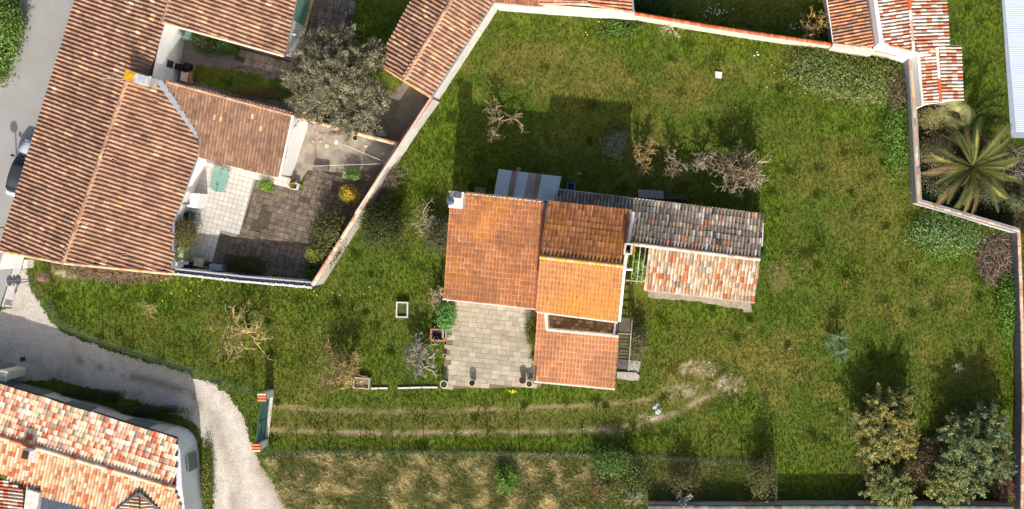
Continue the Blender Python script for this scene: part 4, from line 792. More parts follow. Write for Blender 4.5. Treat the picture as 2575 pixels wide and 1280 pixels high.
garden_wall('short pale garden wall with bright terracotta caps below the narrow gabled shed', [(1086, 247), (1002, 364)], 2.0, .24, PALE, TERRA, .30, .14)
par = garden_wall('low wall of the slab courtyard with a white speckled coping along the wild grass', [(434, 684), (610, 704), (786, 719)], 1.75, .22, M('wall_dark_top', S(84, 86, 100), var=.2), None, coping=None)
q0, q1, q2 = W(434, 684, 1.75), W(610, 704, 1.75), W(786, 719, 1.75)
n_ = Vector((.10, 1, 0)).normalized()
mb = MB()
for a, b in ((q0, q1), (q1, q2)): mb.beam(a + n_ * .20 - Vector((0, 0, .9)), b + n_ * .20 - Vector((0, 0, .9)), .12, 1.7); mb.beam(a - n_ * .10 + Vector((0, 0, .03)), b - n_ * .10 + Vector((0, 0, .03)), .14, .07)
mb.build('inner_face', M('inner_white', S(206, 206, 208), var=.08, stain=.3, scol=S(160, 158, 156)), par)
for i in range(60):
    t = (i + .5) / 60; p = q0.lerp(q1, t * 2) if t < .5 else q1.lerp(q2, t * 2 - 1); mb = MB(); s_ = random.uniform(.03, .06)
    mb.box((p.x - n_.x * .1, p.y - n_.y * .10 + random.gauss(0, .02), p.z + .07), (s_ * 1.6, s_, .02), random.random()); mb.build('pebble', M('coping_pebble', S(228, 222, 214), var=.3, scale=20), par)
garden_wall('peach tiled wall between the concrete yard and the driveway', [(742, 293), (1000, 362)], 1.9, .24, PALE, PEACH, .34, .15)
garden_wall('plain pale wall at the top of the lawn below the shed roofs', [(1243, 6), (1370, 16), (1596, 32)], 2.3, .26, PALE, None)
garden_wall('long beige wall capped with small terracotta tiles along the top of the lawn', [(1597, 34), (1760, 62), (1900, 84), (2096, 112)], 1.9, .24, M('beige_wall', S(206, 194, 176), rough=.95, var=.12, stain=.3, scol=S(160, 148, 130)), TERRA, .175, .14)
garden_wall('plain beige wall under the rusty roof at the corner of the lawn', [(2094, 112), (2200, 127)], 2.6, .22, M('beige_wall'), None)
garden_wall('pinkish low wall with grey coping below the white upstand at the top right', [(2200, 124), (2290, 142)], 2.0, .24, M('pinkish_wall', S(206, 186, 172), var=.12, stain=.3), None, coping=M('grey_coping', S(140, 140, 142), var=.15))
garden_wall('tall grey rendered wall with a line of peach caps beside the palm bed', [(2290, 142), (2298, 262), (2311, 506)], 2.0, .30, GREYR, [(3, S(226, 176, 134)), (2, S(200, 150, 114)), (1, S(150, 118, 96)), (1, S(236, 200, 164))], .46, .12, coping=M('grey_coping'))
garden_wall('grey wall with pale caps running diagonally below the palms', [(2308, 506), (2440, 545), (2562, 581)], 1.7, .30, M('pale_wall'), [(3, S(222, 196, 168)), (2, S(206, 168, 136)), (2, S(176, 160, 144))], .46, .12, coping=M('grey_coping'))
garden_wall('dark grey wall with peach caps down the right edge of the plot', [(2562, 584), (2570, 800), (2574, 1000), (2570, 1290)], 1.5, .26, M('dark_render', S(112, 112, 118), rough=.95, var=.2, stain=.4, scol=S(70, 70, 76)), PEACH, .5, .12)
garden_wall('grey capped wall along the bottom right edge of the plot', [(1630, 1273), (1800, 1275), (2040, 1274), (2300, 1274), (2546, 1276)], 1.15, .30, M('pale_wall_b'), [(3, S(112, 106, 104)), (2, S(98, 93, 92)), (1, S(128, 122, 120))], .5, .15)
# ------------------------------------------------------------------ swimming pool next door
t = thing('swimming_pool', 'covered swimming pool with a pale blue slatted cover and grey stone coping', 'pool', W(2560, 150))
mb = MB(); P = [W(2512, -90), W(2541, 347), W(2720, 347), W(2720, -90)]; mb.prism([p + Vector((0, 0, .12)) for p in P], [p - Vector((0, 0, .05)) for p in P]); mb.build('coping', M('pool_coping', S(150, 160, 172), var=.12), t)
for i in range(74):
    y0 = -60 + i * 5.3; x0 = 2524 + (y0) * .088; mb = MB(); a = W(x0, y0 + 2.6); b = W(2715, y0 + 2.6); mb.beam(a + Vector((0, 0, .15)), b + Vector((0, 0, .15)), .125, .05); mb.build('slat', M('pool_slat', S(206, 216, 236), rough=.5, var=.03), t)
# ------------------------------------------------------------------ fences, gate
GREENM = M('green_metal', S(58, 104, 94), rough=.5, var=.1)
WIREM = M('green_wire', S(126, 142, 116), rough=.5, var=.05)
def fence(label, pts, h, step, braces=(), tall=()):
    P = [W(*p) for p in pts]; e = thing('wire_fence', label, 'fence', P[0]); acc = [0]
    for a, b in zip(P[:-1], P[1:]): acc.append(acc[-1] + (b - a).length)
    def pos(s):
        for i in range(len(P) - 1):
            if s <= acc[i + 1] + 1e-6: return P[i].lerp(P[i + 1], (s - acc[i]) / (acc[i + 1] - acc[i]))
        return P[-1]
    n = max(2, round(acc[-1] / step)); me = None
    for i in range(n + 1):
        p = pos(acc[-1] * i / n); hh = h * (1.45 if i in tall else 1.0)
        mb = MB(); mb.tube([(0, 0, -.05), (0, 0, hh)], .038, 6); mb.box((0, 0, hh + .02), (.035, .035, .02))
        if i in braces: mb.tube([(0, 0, hh * .85), (.55, .12, 0)], .022, 5)
        o = mb.build('post', GREENM, e); o.matrix_basis = Matrix.Translation(p) @ Matrix.Rotation(random.gauss(0, .02), 4, 'Y') @ Matrix.Rotation(random.gauss(0, .02), 4, 'X')
    V = []; F = []
    def q(a, b, w):
        a = Vector(a); b = Vector(b); d = (b - a).normalized(); x = d.cross(Vector((.3, .9, .2))).normalized() * w; y = d.cross(x).normalized() * w; k = len(V)
        V.extend([a + x, a - x * .5 + y, a - x * .5 - y, b + x, b - x * .5 + y, b - x * .5 - y]); F.extend([(k, k + 1, k + 4, k + 3), (k + 1, k + 2, k + 5, k + 4), (k + 2, k, k + 3, k + 5)])
    m = int(acc[-1] / .06)
    for i in range(m + 1): p = pos(acc[-1] * i / m); q((p.x, p.y, .02), (p.x, p.y, h - .06), .0020)
    ns = int(acc[-1] / 1.0)
    for i in range(ns):
        a, b = pos(acc[-1] * i / ns), pos(acc[-1] * (i + 1) / ns)
        for k in range(14): z = .04 + k * (h - .1) / 13; q((a.x, a.y, z), (b.x, b.y, z), .0024)
    npmesh('wire_mesh', np.array([tuple(v) for v in V]), np.array(F), WIREM, parent=e)
    return e
fence('curved green wire fence between the wild grass and the gravel lane', [(84, 705), (130, 752), (150, 800), (212, 836), (300, 868), (400, 899), (470, 920), (540, 945), (600, 970), (640, 980)], 1.45, 2.25, braces=(4,), tall=())
fence('straight green wire fence between the mown lawn and the dry field', [(668, 1132), (760, 1131), (1000, 1131), (1290, 1134), (1460, 1138), (1640, 1144), (1800, 1150), (1946, 1160)], 1.45, 2.28, braces=(0,), tall=(8,))
fence('short end of green wire fence at the dry field corner', [(1946, 1162), (1950, 1210), (1946, 1262)], 1.5, 1.6, tall=(0,))
# gate with two pillars
g = thing('garden_gate', 'green metal gate with slanting bars between two white pillars', 'gate', W(670, 1050))
ga, gb = W(679, 1000), W(666, 1102)
mb = MB()
for z in (.18, .95, 1.65): mb.beam(ga + Vector((0, 0, z)), gb + Vector((0, 0, z)), .05, .06)
mid = ga.lerp(gb, .5)
for p in (ga, gb, mid + (ga - gb).normalized() * .04, mid - (ga - gb).normalized() * .04): mb.beam(p + Vector((0, 0, .12)), p + Vector((0, 0, 1.7)), .06, .05)
mb.beam(ga + Vector((.01, 0, .2)), mid + Vector((.01, 0, 1.6)), .03, .03); mb.beam(gb + Vector((.01, 0, .2)), mid + Vector((.01, 0, 1.6)), .03, .03)
mb.build('gate_frame', GREENM, g)
for i in range(26):
    p = ga.lerp(gb, (i + .5) / 26); mb = MB(); mb.beam(p + Vector((-.01, 0, .16)), p + Vector((-.01, 0, 1.62)), .085, .015); mb.build('gate_slat', M('gate_slat', S(84, 140, 134), rough=.5, var=.12), g)
for p, lab in ((W(682, 988), 'north pillar'), (W(668, 1112), 'south pillar')):
    mb = MB(); mb.box((p.x, p.y, .8), (.20, .24, .85)); pl = mb.build('pillar', M('pillar_white', S(226, 224, 222), var=.06, stain=.25, scol=S(170, 164, 156)), g)
    for k in range(3): mb = MB(); mb.tube([(p.x - .28, p.y - .2 + .2 * k, 1.70), (p.x + .28, p.y - .2 + .2 * k, 1.70)], .10, 8, random.choice([S(226, 130, 84), S(236, 190, 160)])); mb.build('cap_tile', CAPM, pl)
    mb = MB(); mb.box((p.x - .30, p.y + .02, 1.1), (.05, .10, .55)); mb.build('hinge_post', M('pale_green_metal', S(120, 168, 150), rough=.5), g)
ngon('gate_sill', [W2(*p) for p in [(680, 996), (688, 997), (676, 1100), (667, 1100)]], .06, M('sill_concrete', S(206, 198, 184), stain=.4), g, .1)

# ------------------------------------------------------------------ terrace pots and garden things
def pot(label, px, py, r, h, rim, col=None, soil=(.03, .025, .02), plant=None):
    p = W(px, py); z = .12 if 1110 < px < 1365 and 740 < py < 975 else .0
    t = thing('plant_pot', label, 'pot', (p.x, p.y, z), 'pots round the slab terrace')
    mb = MB(); mb.lathe((p.x, p.y, z), [(r * .62, 0), (r * .8, h * .5), (r * .94, h * .9), (r, h * .92), (r, h), (r * .82, h), (r * .8, h * .86)], 22); mb.build('bowl', M('pot_' + label[:6], rim, rough=.8, var=.12, scale=8), t)
    mb = MB(); mb.lathe((p.x, p.y, z), [(r * .82, h * .88), (r * .5, h * .93), (0, h * .95)], 14); mb.build('soil', M('pot_soil', S(64, 54, 40), var=.4, scale=20), t)
    if plant:
        mb = MB()
        for k in range(26):
            a = random.random() * 6.28; l = random.uniform(.05, r * .8); mb.add([(p.x, p.y, z + h * .9), (p.x + math.cos(a) * l - .02, p.y + math.sin(a) * l, z + h + .08), (p.x + math.cos(a) * l * 1.2, p.y + math.sin(a) * l * 1.2 + .02, z + h + .02)], [(0, 1, 2)], plant)
        mb.build('leaves', M('pot_leaves', rough=.8), t)
pot('cream round pot with bare soil at the lower left corner of the terrace', 1121, 963, .27, .55, S(214, 202, 184))
pot('cream pot with moss by the lower edge of the terrace', 1191, 960, .25, .52, S(206, 194, 164), plant=S(110, 112, 40))
pot('brown clay pot next to the cream pot by the extension', 1317, 953, .24, .5, S(96, 70, 54))
pot('cream pot next to the brown pot by the extension corner', 1334, 962, .25, .55, S(222, 210, 186))
pot('small cream pot at the left edge of the terrace', 1121, 893, .13, .25, S(206, 190, 166))
pot('wide pale pot of grass against the peach tiled wall of the concrete yard', 896, 348, .22, .3, S(214, 200, 170), plant=S(100, 110, 40))
def planter(name, label, px, py, hx, hy, h, rz, col, inner, wall=.09, cat='planter'):
    p = W(px, py); t = thing(name, label, cat, p); m_ = M(name + '_stone', col, rough=.95, var=.18, scale=4, fine=.2, stain=.4, scol=S(130, 122, 112), sscale=4); R = Matrix.Translation(p) @ Matrix.Rotation(rz, 4, 'Z')
    for sx, sy, wx, wy in ((0, 1, hx, wall / 2), (0, -1, hx, wall / 2), (1, 0, wall / 2, hy - wall), (-1, 0, wall / 2, hy - wall)):
        mb = MB(); mb.box(None, (wx, wy, h / 2), M4=R @ Matrix.Translation((sx * (hx - wall / 2), sy * (hy - wall / 2), h / 2))); mb.build('side', m_, t)
    mb = MB(); mb.box(None, (hx - wall, hy - wall, h * .3), M4=R @ Matrix.Translation((0, 0, h * .3))); mb.build('soil', M('soil_' + name, inner, var=.5, scale=8, fine=.4), t)
    return t
planter('planter_box', 'oblong pale concrete planter standing on the lawn', 1014, 778, .42, .55, .38, -.03, S(214, 206, 194), S(70, 86, 44))
planter('concrete_box', 'square weathered concrete box at the end of the white kerb', 912, 962, .58, .40, .35, -.08, S(176, 162, 140), S(124, 110, 88))
planter('brick_barbecue', 'brick lined box beside the terrace edge', 1106, 840, .52, .42, .7, -.04, S(196, 140, 112), S(44, 38, 40), cat='barbecue')
mb = MB(); p = W(1122, 838); mb.box((p.x, p.y, .35), (.16, .28, .35)); mb.build('stone_block', M('old_concrete'), label='small pale stone block between the brick box and the terrace', category='block')
t = thing('garden_kerb', 'broken line of white painted kerb stones left of the terrace', 'kerb', W(1020, 975))
for a, b in (((934, 977), (952, 976)), ((954, 976), (975, 976)), ((1001, 976), (1030, 975)), ((1031, 975), (1060, 974)), ((1062, 974), (1084, 974)), ((1085, 974), (1100, 974))):
    mb = MB(); mb.beam(W(*a, .06), W(*b, .06), .11, .14); mb.build('kerb_stone', M('white_kerb', S(222, 218, 210), stain=.4, scol=S(150, 140, 126), sscale=4), t)
def rock(mb, c, r, col):
    n, m_ = 6, 4; V = []; F = []
    for j in range(m_ + 1):
        for i in range(n):
            a = 2 * math.pi * i / n; ph = math.pi / 2 * j / m_; k = r * random.uniform(.75, 1.2); V.append((c[0] + math.cos(a) * math.cos(ph) * k, c[1] + math.sin(a) * math.cos(ph) * k, c[2] - .03 + math.sin(ph) * k * .7))
    for j in range(m_):
        for i in range(n): F.append((j * n + i, j * n + (i + 1) % n, (j + 1) * n + (i + 1) % n, (j + 1) * n + i))
    mb.add(V, F, col)
ROCK = M('white_stone', rough=.95, var=.25, scale=7, fine=.2)
t = thing('stone_pile', 'small heap of white stones at the end of the wheel tracks', 'stones', W(1653, 1028))
for k in range(22):
    x, y = random.choice([(1650, 1022, 10), (1657, 1034, 8)])[:2]; p = W(x + random.gauss(0, 5), y + random.gauss(0, 4)); mb = MB(); rock(mb, (p.x, p.y, 0), random.uniform(.07, .17), random.choice([S(206, 204, 202), S(226, 222, 214), S(176, 176, 178)])); mb.build('stone', ROCK, t)
t = thing('cut_block', 'square white slab lying alone on the upper lawn', 'slab', W(1806, 189)); p = W(1806, 189)
mb = MB(); P = [W(1798, 180), W(1816, 182), W(1814, 198), W(1799, 196)]; mb.prism([q + Vector((0, 0, .12)) for q in P], [q - Vector((0, 0, .02)) for q in P]); mb.build('slab', M('white_slab', S(226, 220, 212), stain=.7, scol=S(150, 144, 138), sscale=5), t)
mb = MB(); p = W(1209, 1192); rock(mb, (p.x, p.y, 0), .12, S(230, 228, 224)); mb.build('white_stone', ROCK, label='single white stone in the dry field', category='stone')
mb = MB(); p = W(736, 1172); rock(mb, (p.x, p.y, 0), .10, S(230, 228, 224)); mb.build('white_stone', ROCK, label='white stone in the grass below the gate', category='stone')
# loose pale gravel on the worn patches
mb = MB()
for cx, cy, rx, ry, n in ((1770, 930, 42, 16, 150), (1832, 966, 30, 22, 80), (1720, 985, 40, 18, 60), (1642, 1052, 26, 8, 50), (1170, 1086, 70, 4, 70), (960, 1090, 60, 4, 70), (1500, 1082, 80, 4, 40)):
    for k in range(n): p = W(cx + random.gauss(0, rx * .6), cy + random.gauss(0, ry * .6)); rock(mb, (p.x, p.y, 0), random.uniform(.02, .06), random.choice([S(222, 212, 196), S(196, 182, 162), S(232, 224, 212)]))
mb.build('loose_gravel', ROCK, label='pale loose gravel scattered over worn patches of the lawn', category='gravel', kind='stuff')
# things behind the house
t = thing('tin_cover', 'grey corrugated sheet lying on a stack behind the barn', 'sheet', W(1636, 488)); corrug('sheet', [W(1606, 496, .75), W(1604, 476, .75), W(1668, 480, .75), W(1670, 500, .75)], M('grey_tin', S(150, 152, 156), rough=.6, var=.15, stain=.4, scol=S(96, 76, 70)), t, amp=.02, wave=.12)
mb = MB(); p = W(1638, 490); mb.box((p.x, p.y, .35), (.8, .28, .34), -.1); mb.build('stack', M('old_timber'), t)
t = thing('plank_pile', 'pile of dark old planks behind the barn', 'planks', W(1695, 495))
for k in range(9):
    a = W(1668 + random.gauss(0, 4), 492 + random.gauss(0, 4)); b = W(1722 + random.gauss(0, 8), 498 + random.gauss(0, 5)); mb = MB(); mb.beam(a + Vector((0, 0, .1 + .05 * k)), b + Vector((0, 0, .12 + .05 * k)), .14, .04); mb.build('plank', M('dark_plank', S(84, 78, 78), var=.3), t)
t = thing('blue_crate', 'blue plastic crate on the grass behind the low grey roof', 'crate', W(1437, 474)); p = W(1437, 473)
mb = MB()
for sx, sy, wx, wy in ((0, 1, .26, .02), (0, -1, .26, .02), (1, 0, .02, .36), (-1, 0, .02, .36)): mb.box((p.x + sx * .25, p.y + sy * .35, .3), (wx, wy, .3), -.1)
mb.build('side', M('blue_plastic', S(96, 150, 180), rough=.5), t); mb = MB(); mb.box((p.x, p.y, .12), (.24, .33, .02), -.1); mb.build('bottom', M('blue_dark', S(40, 80, 110), rough=.5), t)
mb = MB(); P = [W(1195, 470, 1.0), W(1222, 473, 1.0), W(1219, 490, 1.4), W(1194, 488, 1.4)]; mb.prism(P, [v - Vector((0, 0, .04)) for v in P])
for v in P: mb.beam(v, Vector((v.x, v.y, 0)), .05, .05)
mb.build('brown_board', M('brown_board', S(110, 88, 64), var=.2), label='brown board on legs behind the chimney corner', category='board')
mb = MB(); p = W(1304, 426); rock(mb, (p.x, p.y, 0), .2, S(160, 140, 116)); mb.build('field_stone', ROCK, label='buff stone at the back edge of the tin roof', category='stone')
mb = MB(); p = W(1458, 436); rock(mb, (p.x, p.y, 0), .12, S(170, 160, 130)); mb.build('field_stone', ROCK, label='pale stone alone on the shaded lawn behind the tin roof', category='stone')
for px in (1512, 1560):
    mb = MB(); p = W(px, 485); mb.tube([(p.x, p.y, 0), (p.x + .02, p.y + .1, 1.9)], .025, 5); mb.build('iron_stake', M('grey_rail'), label='thin iron stake behind the low grey roof, %s of two' % ('left' if px == 1512 else 'right'), category='stake', group='stakes behind the house')
# white ladder hung on the barn's east wall
t = thing('white_ladder', 'white slatted rack against the east wall of the barn', 'rack', W(1912, 590)); a, b = W(1908, 562, 1.6), W(1906, 618, 1.6)
for o in (0, .10, .20, .30):
    mb = MB(); mb.beam(a + Vector((o, 0, .3 - o)), b + Vector((o, 0, .3 - o)), .05, .04); mb.build('rail', M('white_paint', S(232, 232, 240), var=.04), t)
for k in range(4):
    p = a.lerp(b, k / 3); mb = MB(); mb.beam(p + Vector((-.02, 0, .3)), p + Vector((.34, 0, -.04)), .04, .03); mb.beam(p + Vector((.17, 0, .1)), p + Vector((.17, 0, -1.6)), .03, .03); mb.build('bar', M('white_paint'), t)
# pergola bars between house and barn
t = thing('pergola', 'rusty pergola bars over a green plant between the house and the barn', 'pergola', W(1606, 670))
for x0, x1, c in ((1597, 1586, S(190, 150, 70)), (1611, 1601, S(206, 196, 176)), (1625, 1612, S(190, 176, 150))):
    mb = MB(); a, b = W(x0, 616, 2.5), W(x1, 714, 2.5); mb.beam(a, b, .05, .06); mb.build('bar', M('pergola_%d' % x0, c, var=.35, scale=3, stain=.4, scol=S(130, 90, 50)), t)
mb = MB(); mb.beam(W(1574, 705, 2.44), W(1624, 709, 2.44), .06, .06); mb.build('cross_bar', M('pergola_1611'), t)
mb = MB(); v = W(1587, 707, 2.4); mb.beam(v, Vector((v.x, v.y, 0)), .06, .06); v = W(1612, 709, 2.4); mb.beam(v, Vector((v.x, v.y, 0)), .06, .06); mb.build('post', M('pergola_1597'), t)
# ------------------------------------------------------------------ courtyard of the long house
GP = M('table_green', S(122, 158, 146), rough=.6, var=.04)
t = thing('garden_table', 'long green garden table with clipped corners on the white tiled terrace', 'table', W(551, 455))
def oct_top(P, h, th): return [Vector((p.x, p.y, h)) for p in P], [Vector((p.x, p.y, h - th)) for p in P]
P = [W(x, y, .74) for x, y in ((542, 420), (556, 420), (570, 425), (575, 433), (573, 450), (567, 471), (562, 479), (551, 483), (538, 480), (528, 472), (527, 464), (531, 445), (536, 427))]
mb = MB(); a_, b_ = oct_top(P, .74, .04); mb.prism(a_, b_); mb.build('table_top', GP, t)
for x, y in ((542, 430), (568, 432), (534, 468), (560, 474)):
    p = W(x, y); mb = MB(); mb.beam((p.x, p.y, 0), (p.x, p.y, .70), .05, .05); mb.build('leg', M('brown_wood', S(120, 96, 84)), t)
def chair(label, px, py, rz):
    t = thing('folding_chair', label, 'chair', W(px, py)); p = W(px, py); R = Matrix.Translation(p) @ Matrix.Rotation(rz, 4, 'Z'); B = M('brown_wood')
    for s in (-1, 1):
        mb = MB(); mb.beam(R @ Vector((s * .22, -.25, 0)), R @ Vector((s * .22, .12, .9)), .03, .03); mb.build('leg', B, t); mb = MB(); mb.beam(R @ Vector((s * .2, .25, 0)), R @ Vector((s * .2, -.2, .45)), .03, .03); mb.build('leg', B, t)
    mb = MB(); mb.box(None, (.22, .2, .015), M4=R @ Matrix.Translation((0, -.02, .44))); mb.build('seat', GP, t)
    mb = MB(); mb.box(None, (.22, .02, .12), M4=R @ Matrix.Translation((0, .1, .78))); mb.build('backrest', GP, t)
chair('folding chair tucked under the upper end of the green table', 572, 434, 1.2); chair('folding chair tucked under the lower end of the green table', 560, 474, 1.4)
chair('green folding chair beside the round green barrel', 494, 546, 1.4)
t = thing('water_barrel', 'dark green round barrel by the clipped shrub on the terrace', 'barrel', W(486, 543)); p = W(486, 543)
mb = MB(); mb.lathe(p, [(.30, 0), (.34, .35), (.32, .8), (.35, .82), (.35, .86), (.29, .86), (.27, .55), (0, .5)], 22); mb.build('tub', M('barrel_green', S(26, 62, 56), rough=.5), t)
t = thing('white_oven', 'white rendered garden oven against the house wall on the terrace', 'oven', W(495, 505))
P = [W(480, 486, 1.3), W(503, 487, 1.3), W(494, 524, 1.3), W(470, 520, 1.3)]; mb = MB(); mb.prism(P, [Vector((p.x, p.y, 0)) for p in P]); mb.build('body', WHITE, t)
mb = MB(); p = W(470, 512, 1.6); mb.tube([(p.x, p.y, 1.2), (p.x, p.y, 2.1)], .08, 10); mb.build('flue', M('lead'), t)
mb = MB(); P = [W(526, 664, .9), W(556, 668, .9), W(556, 682, .9), W(526, 678, .9)]; mb.prism(P, [Vector((p.x, p.y, 0)) for p in P]); mb.build('grey_cabinet', M('cabinet_grey', S(150, 154, 164), var=.1, stain=.3), label='grey cabinet against the low white wall in the courtyard corner', category='cabinet')
mb = MB(); P = [W(488, 648, .7), W(514, 652, .7), W(510, 672, .7), W(486, 668, .7)]; mb.prism(P, [p - Vector((0, 0, .04)) for p in P])
for v in P: mb.beam(v, Vector((v.x, v.y, 0)), .05, .05)
mb.build('cream_table', M('cream_paint', S(196, 192, 150)), label='small cream table in the shaded courtyard corner', category='table')
mb = MB(); p = W(480, 667); mb.box((p.x, p.y, .3), (.26, .2, .3)); mb.build('black_box', M('black_plastic', S(30, 30, 34), rough=.5), label='black box beside the cream table in the courtyard', category='box')
mb = MB(); P = [W(437, 625, 1.2), W(462, 622, 1.2), W(460, 655, 1.2), W(437, 657, 1.2)]; mb.prism(P, [Vector((p.x, p.y, 0)) for p in P]); mb.build('green_store', M('pale_green_box', S(164, 172, 132), var=.06), label='pale green storage box against the long house wall', category='box')
mb = MB(); P = [W(436, 660, 1.0), W(472, 657, 1.0), W(472, 665, 1.0), W(436, 668, 1.0)]; mb.prism(P, [Vector((p.x, p.y, .85)) for p in P]); mb.beam(W(440, 662, .5), W(440, 662, .0) + Vector((0, 0, .01)), .1, .1); mb.beam(W(468, 661, .85), W(468, 661, .0), .06, .06); mb.build('white_shelf', M('white_paint'), label='white shelf board beside the pale green storage box', category='shelf')
for i, (a, b) in enumerate((((660, 645), (663, 700)), ((712, 648), (705, 702)))):
    if i: mb = MB(); mb.beam(W(*a, .2), W(*b, .2), .12, .1); mb.build('old_beam', M('grey_beam', S(110, 106, 98), var=.3), label='long grey timber lying in the shaded courtyard', category='beam')
pot('terracotta pot in the dark corner of the slab courtyard', 693, 692, .16, .3, S(186, 98, 62))
mb = MB(); p = W(697, 668); rock(mb, (p.x, p.y, 0), .09, S(226, 222, 210)); mb.build('white_ball', ROCK, label='white stone in the dark corner of the slab courtyard', category='stone')
t = thing('grey_trough', 'white trough of green leaves on the concrete yard', 'planter', W(885, 442)); planter_p = W(886, 443)
mb = MB(); mb.box((planter_p.x, planter_p.y, .2), (.55, .22, .2), -.1); mb.build('trough', M('trough_white', S(206, 204, 200)), t)
t = thing('white_post_planter', 'white edged bed box at the corner of the gable wall', 'planter', W(742, 464)); 
for a, b in (((732, 458), (752, 463)), ((752, 463), (748, 477)), ((748, 477), (729, 473)), ((729, 473), (732, 458))): mb = MB(); mb.beam(W(*a, .2), W(*b, .2), .08, .4); mb.build('edge', M('white_kerb'), t)
# clutter on the concrete yard
for (px, py, r, col, lab) in ((812, 338, .32, S(150, 138, 122), 'ring of pale stones nearest the gable on the concrete yard'), (822, 366, .22, S(196, 182, 150), 'cream boulder in the middle of the concrete yard'), (846, 357, .20, S(228, 224, 220), 'white stone slab by the clothes line'), (838, 335, .36, S(120, 106, 92), 'brown rubble heap against the peach tiled wall'), (920, 367, .16, S(206, 196, 150), 'cream square stone on the concrete yard'), (964, 387, .18, S(190, 182, 170), 'pale stone near the brambles in the concrete yard'), (796, 352, .28, S(166, 152, 134), 'flat buff stone by the white gable')):
    t = thing('yard_stone', lab, 'stone', W(px, py))
    for k in range(4 if r > .25 else 1): mb = MB(); p = W(px + random.gauss(0, r * 14) * (r > .25), py + random.gauss(0, r * 9) * (r > .25)); rock(mb, (p.x, p.y, 0), r * (.55 if r > .25 else .9), col); mb.build('stone', ROCK, t)
t = thing('clothes_line', 'white clothes lines strung from the garden wall across the concrete yard', 'clothes line', W(974, 411)); pz = W(976, 411, 1.8)
mb = MB(); mb.tube([(pz.x, pz.y, 0), (pz.x, pz.y, 1.85)], .03, 6); mb.build('post', M('grey_rail'), t)
for q in (W(775, 418, 1.7), W(858, 361, 1.7)): mb = MB(); mb.tube([pz, q], .011, 4); mb.build('line', M('white_line', S(236, 234, 230)), t); mb = MB(); mb.tube([(q.x, q.y, 0), (q.x, q.y, 1.75)], .025, 6); mb.build('post', M('grey_rail'), t)
mb = MB(); P = [W(790, 414, .35), W(826, 420, .35), W(823, 432, .35), W(786, 424, .35)]; mb.prism(P, [Vector((p.x, p.y, 0)) for p in P]); mb.build('grey_bench', M('grey_beam'), label='grey plank bench between the concrete yard and the slabs', category='bench')
mb = MB(); p = W(961, 337); mb.box((p.x, p.y, .3), (.30, .16, .3), -.2); mb.build('white_bin', M('pale_bin', S(190, 206, 214), rough=.5), label='pale box in the shade below the olive', category='box')
# trellis, garden bench set in the side yard
t = thing('trellis', 'white lattice trellis in the narrow side yard', 'trellis', W(480, 105))
for k in range(8):
    a = W(458 + k * 5, 100 + k * 1.4); mb = MB(); mb.beam((a.x, a.y + .15, 0), (a.x + .5, a.y, 1.5), .025, .02); mb.beam((a.x + .5, a.y + .02, 0), (a.x, a.y + .17, 1.5), .025, .02); mb.build('lath', M('white_paint'), t)
mb = MB(); P = [W(466, 76, 1.1), W(483, 80, 1.1), W(476, 103, 1.1), W(461, 98, 1.1)]; mb.prism(P, [Vector((p.x, p.y, 0)) for p in P]); mb.build('green_locker', GREENP, label='green locker in the corner of the side yard', category='locker')
mb = MB(); P = [W(456, 180, .75), W(475, 184, .75), W(470, 206, .75), W(452, 201, .75)]; mb.prism(P, [p - Vector((0, 0, .04)) for p in P])
for v in P: mb.beam(v, Vector((v.x, v.y, 0)), .05, .05)
mb.build('small_table', M('cream_wood', S(206, 192, 172)), label='small pale table in the shaded side yard', category='table')
for k, y in enumerate((190, 203)):
    t = thing('orange_chair', 'orange chair at the pale side-yard table, %s one' % ('upper' if k == 0 else 'lower'), 'chair', W(483, y)); p = W(483, y)
    mb = MB(); mb.box((p.x, p.y, .45), (.24, .17, .03), -.1 + .3 * k); mb.build('seat', M('orange_plastic', S(206, 130, 80), rough=.5), t); mb = MB(); mb.box((p.x + .24, p.y - .03, .65), (.02, .17, .2), -.1 + .3 * k); mb.build('backrest', M('orange_plastic'), t)
    for sx in (-1, 1):
        for sy in (-1, 1): mb = MB(); mb.tube([(p.x + sx * .18, p.y + sy * .12, 0), (p.x + sx * .18, p.y + sy * .12, .45)], .015, 5); mb.build('leg', M('grey_rail'), t)
mb = MB(); p = W(462, 172); mb.box((p.x, p.y, .4), (.3, .22, .4), -.2); mb.lathe((p.x + .45, p.y + .1, 0), [(.22, 0), (.26, .6), (.2, .62), (0, .6)], 12); mb.build('dark_bin', M('black_plastic'), label='black bins in the dark corner of the side yard', category='bins')
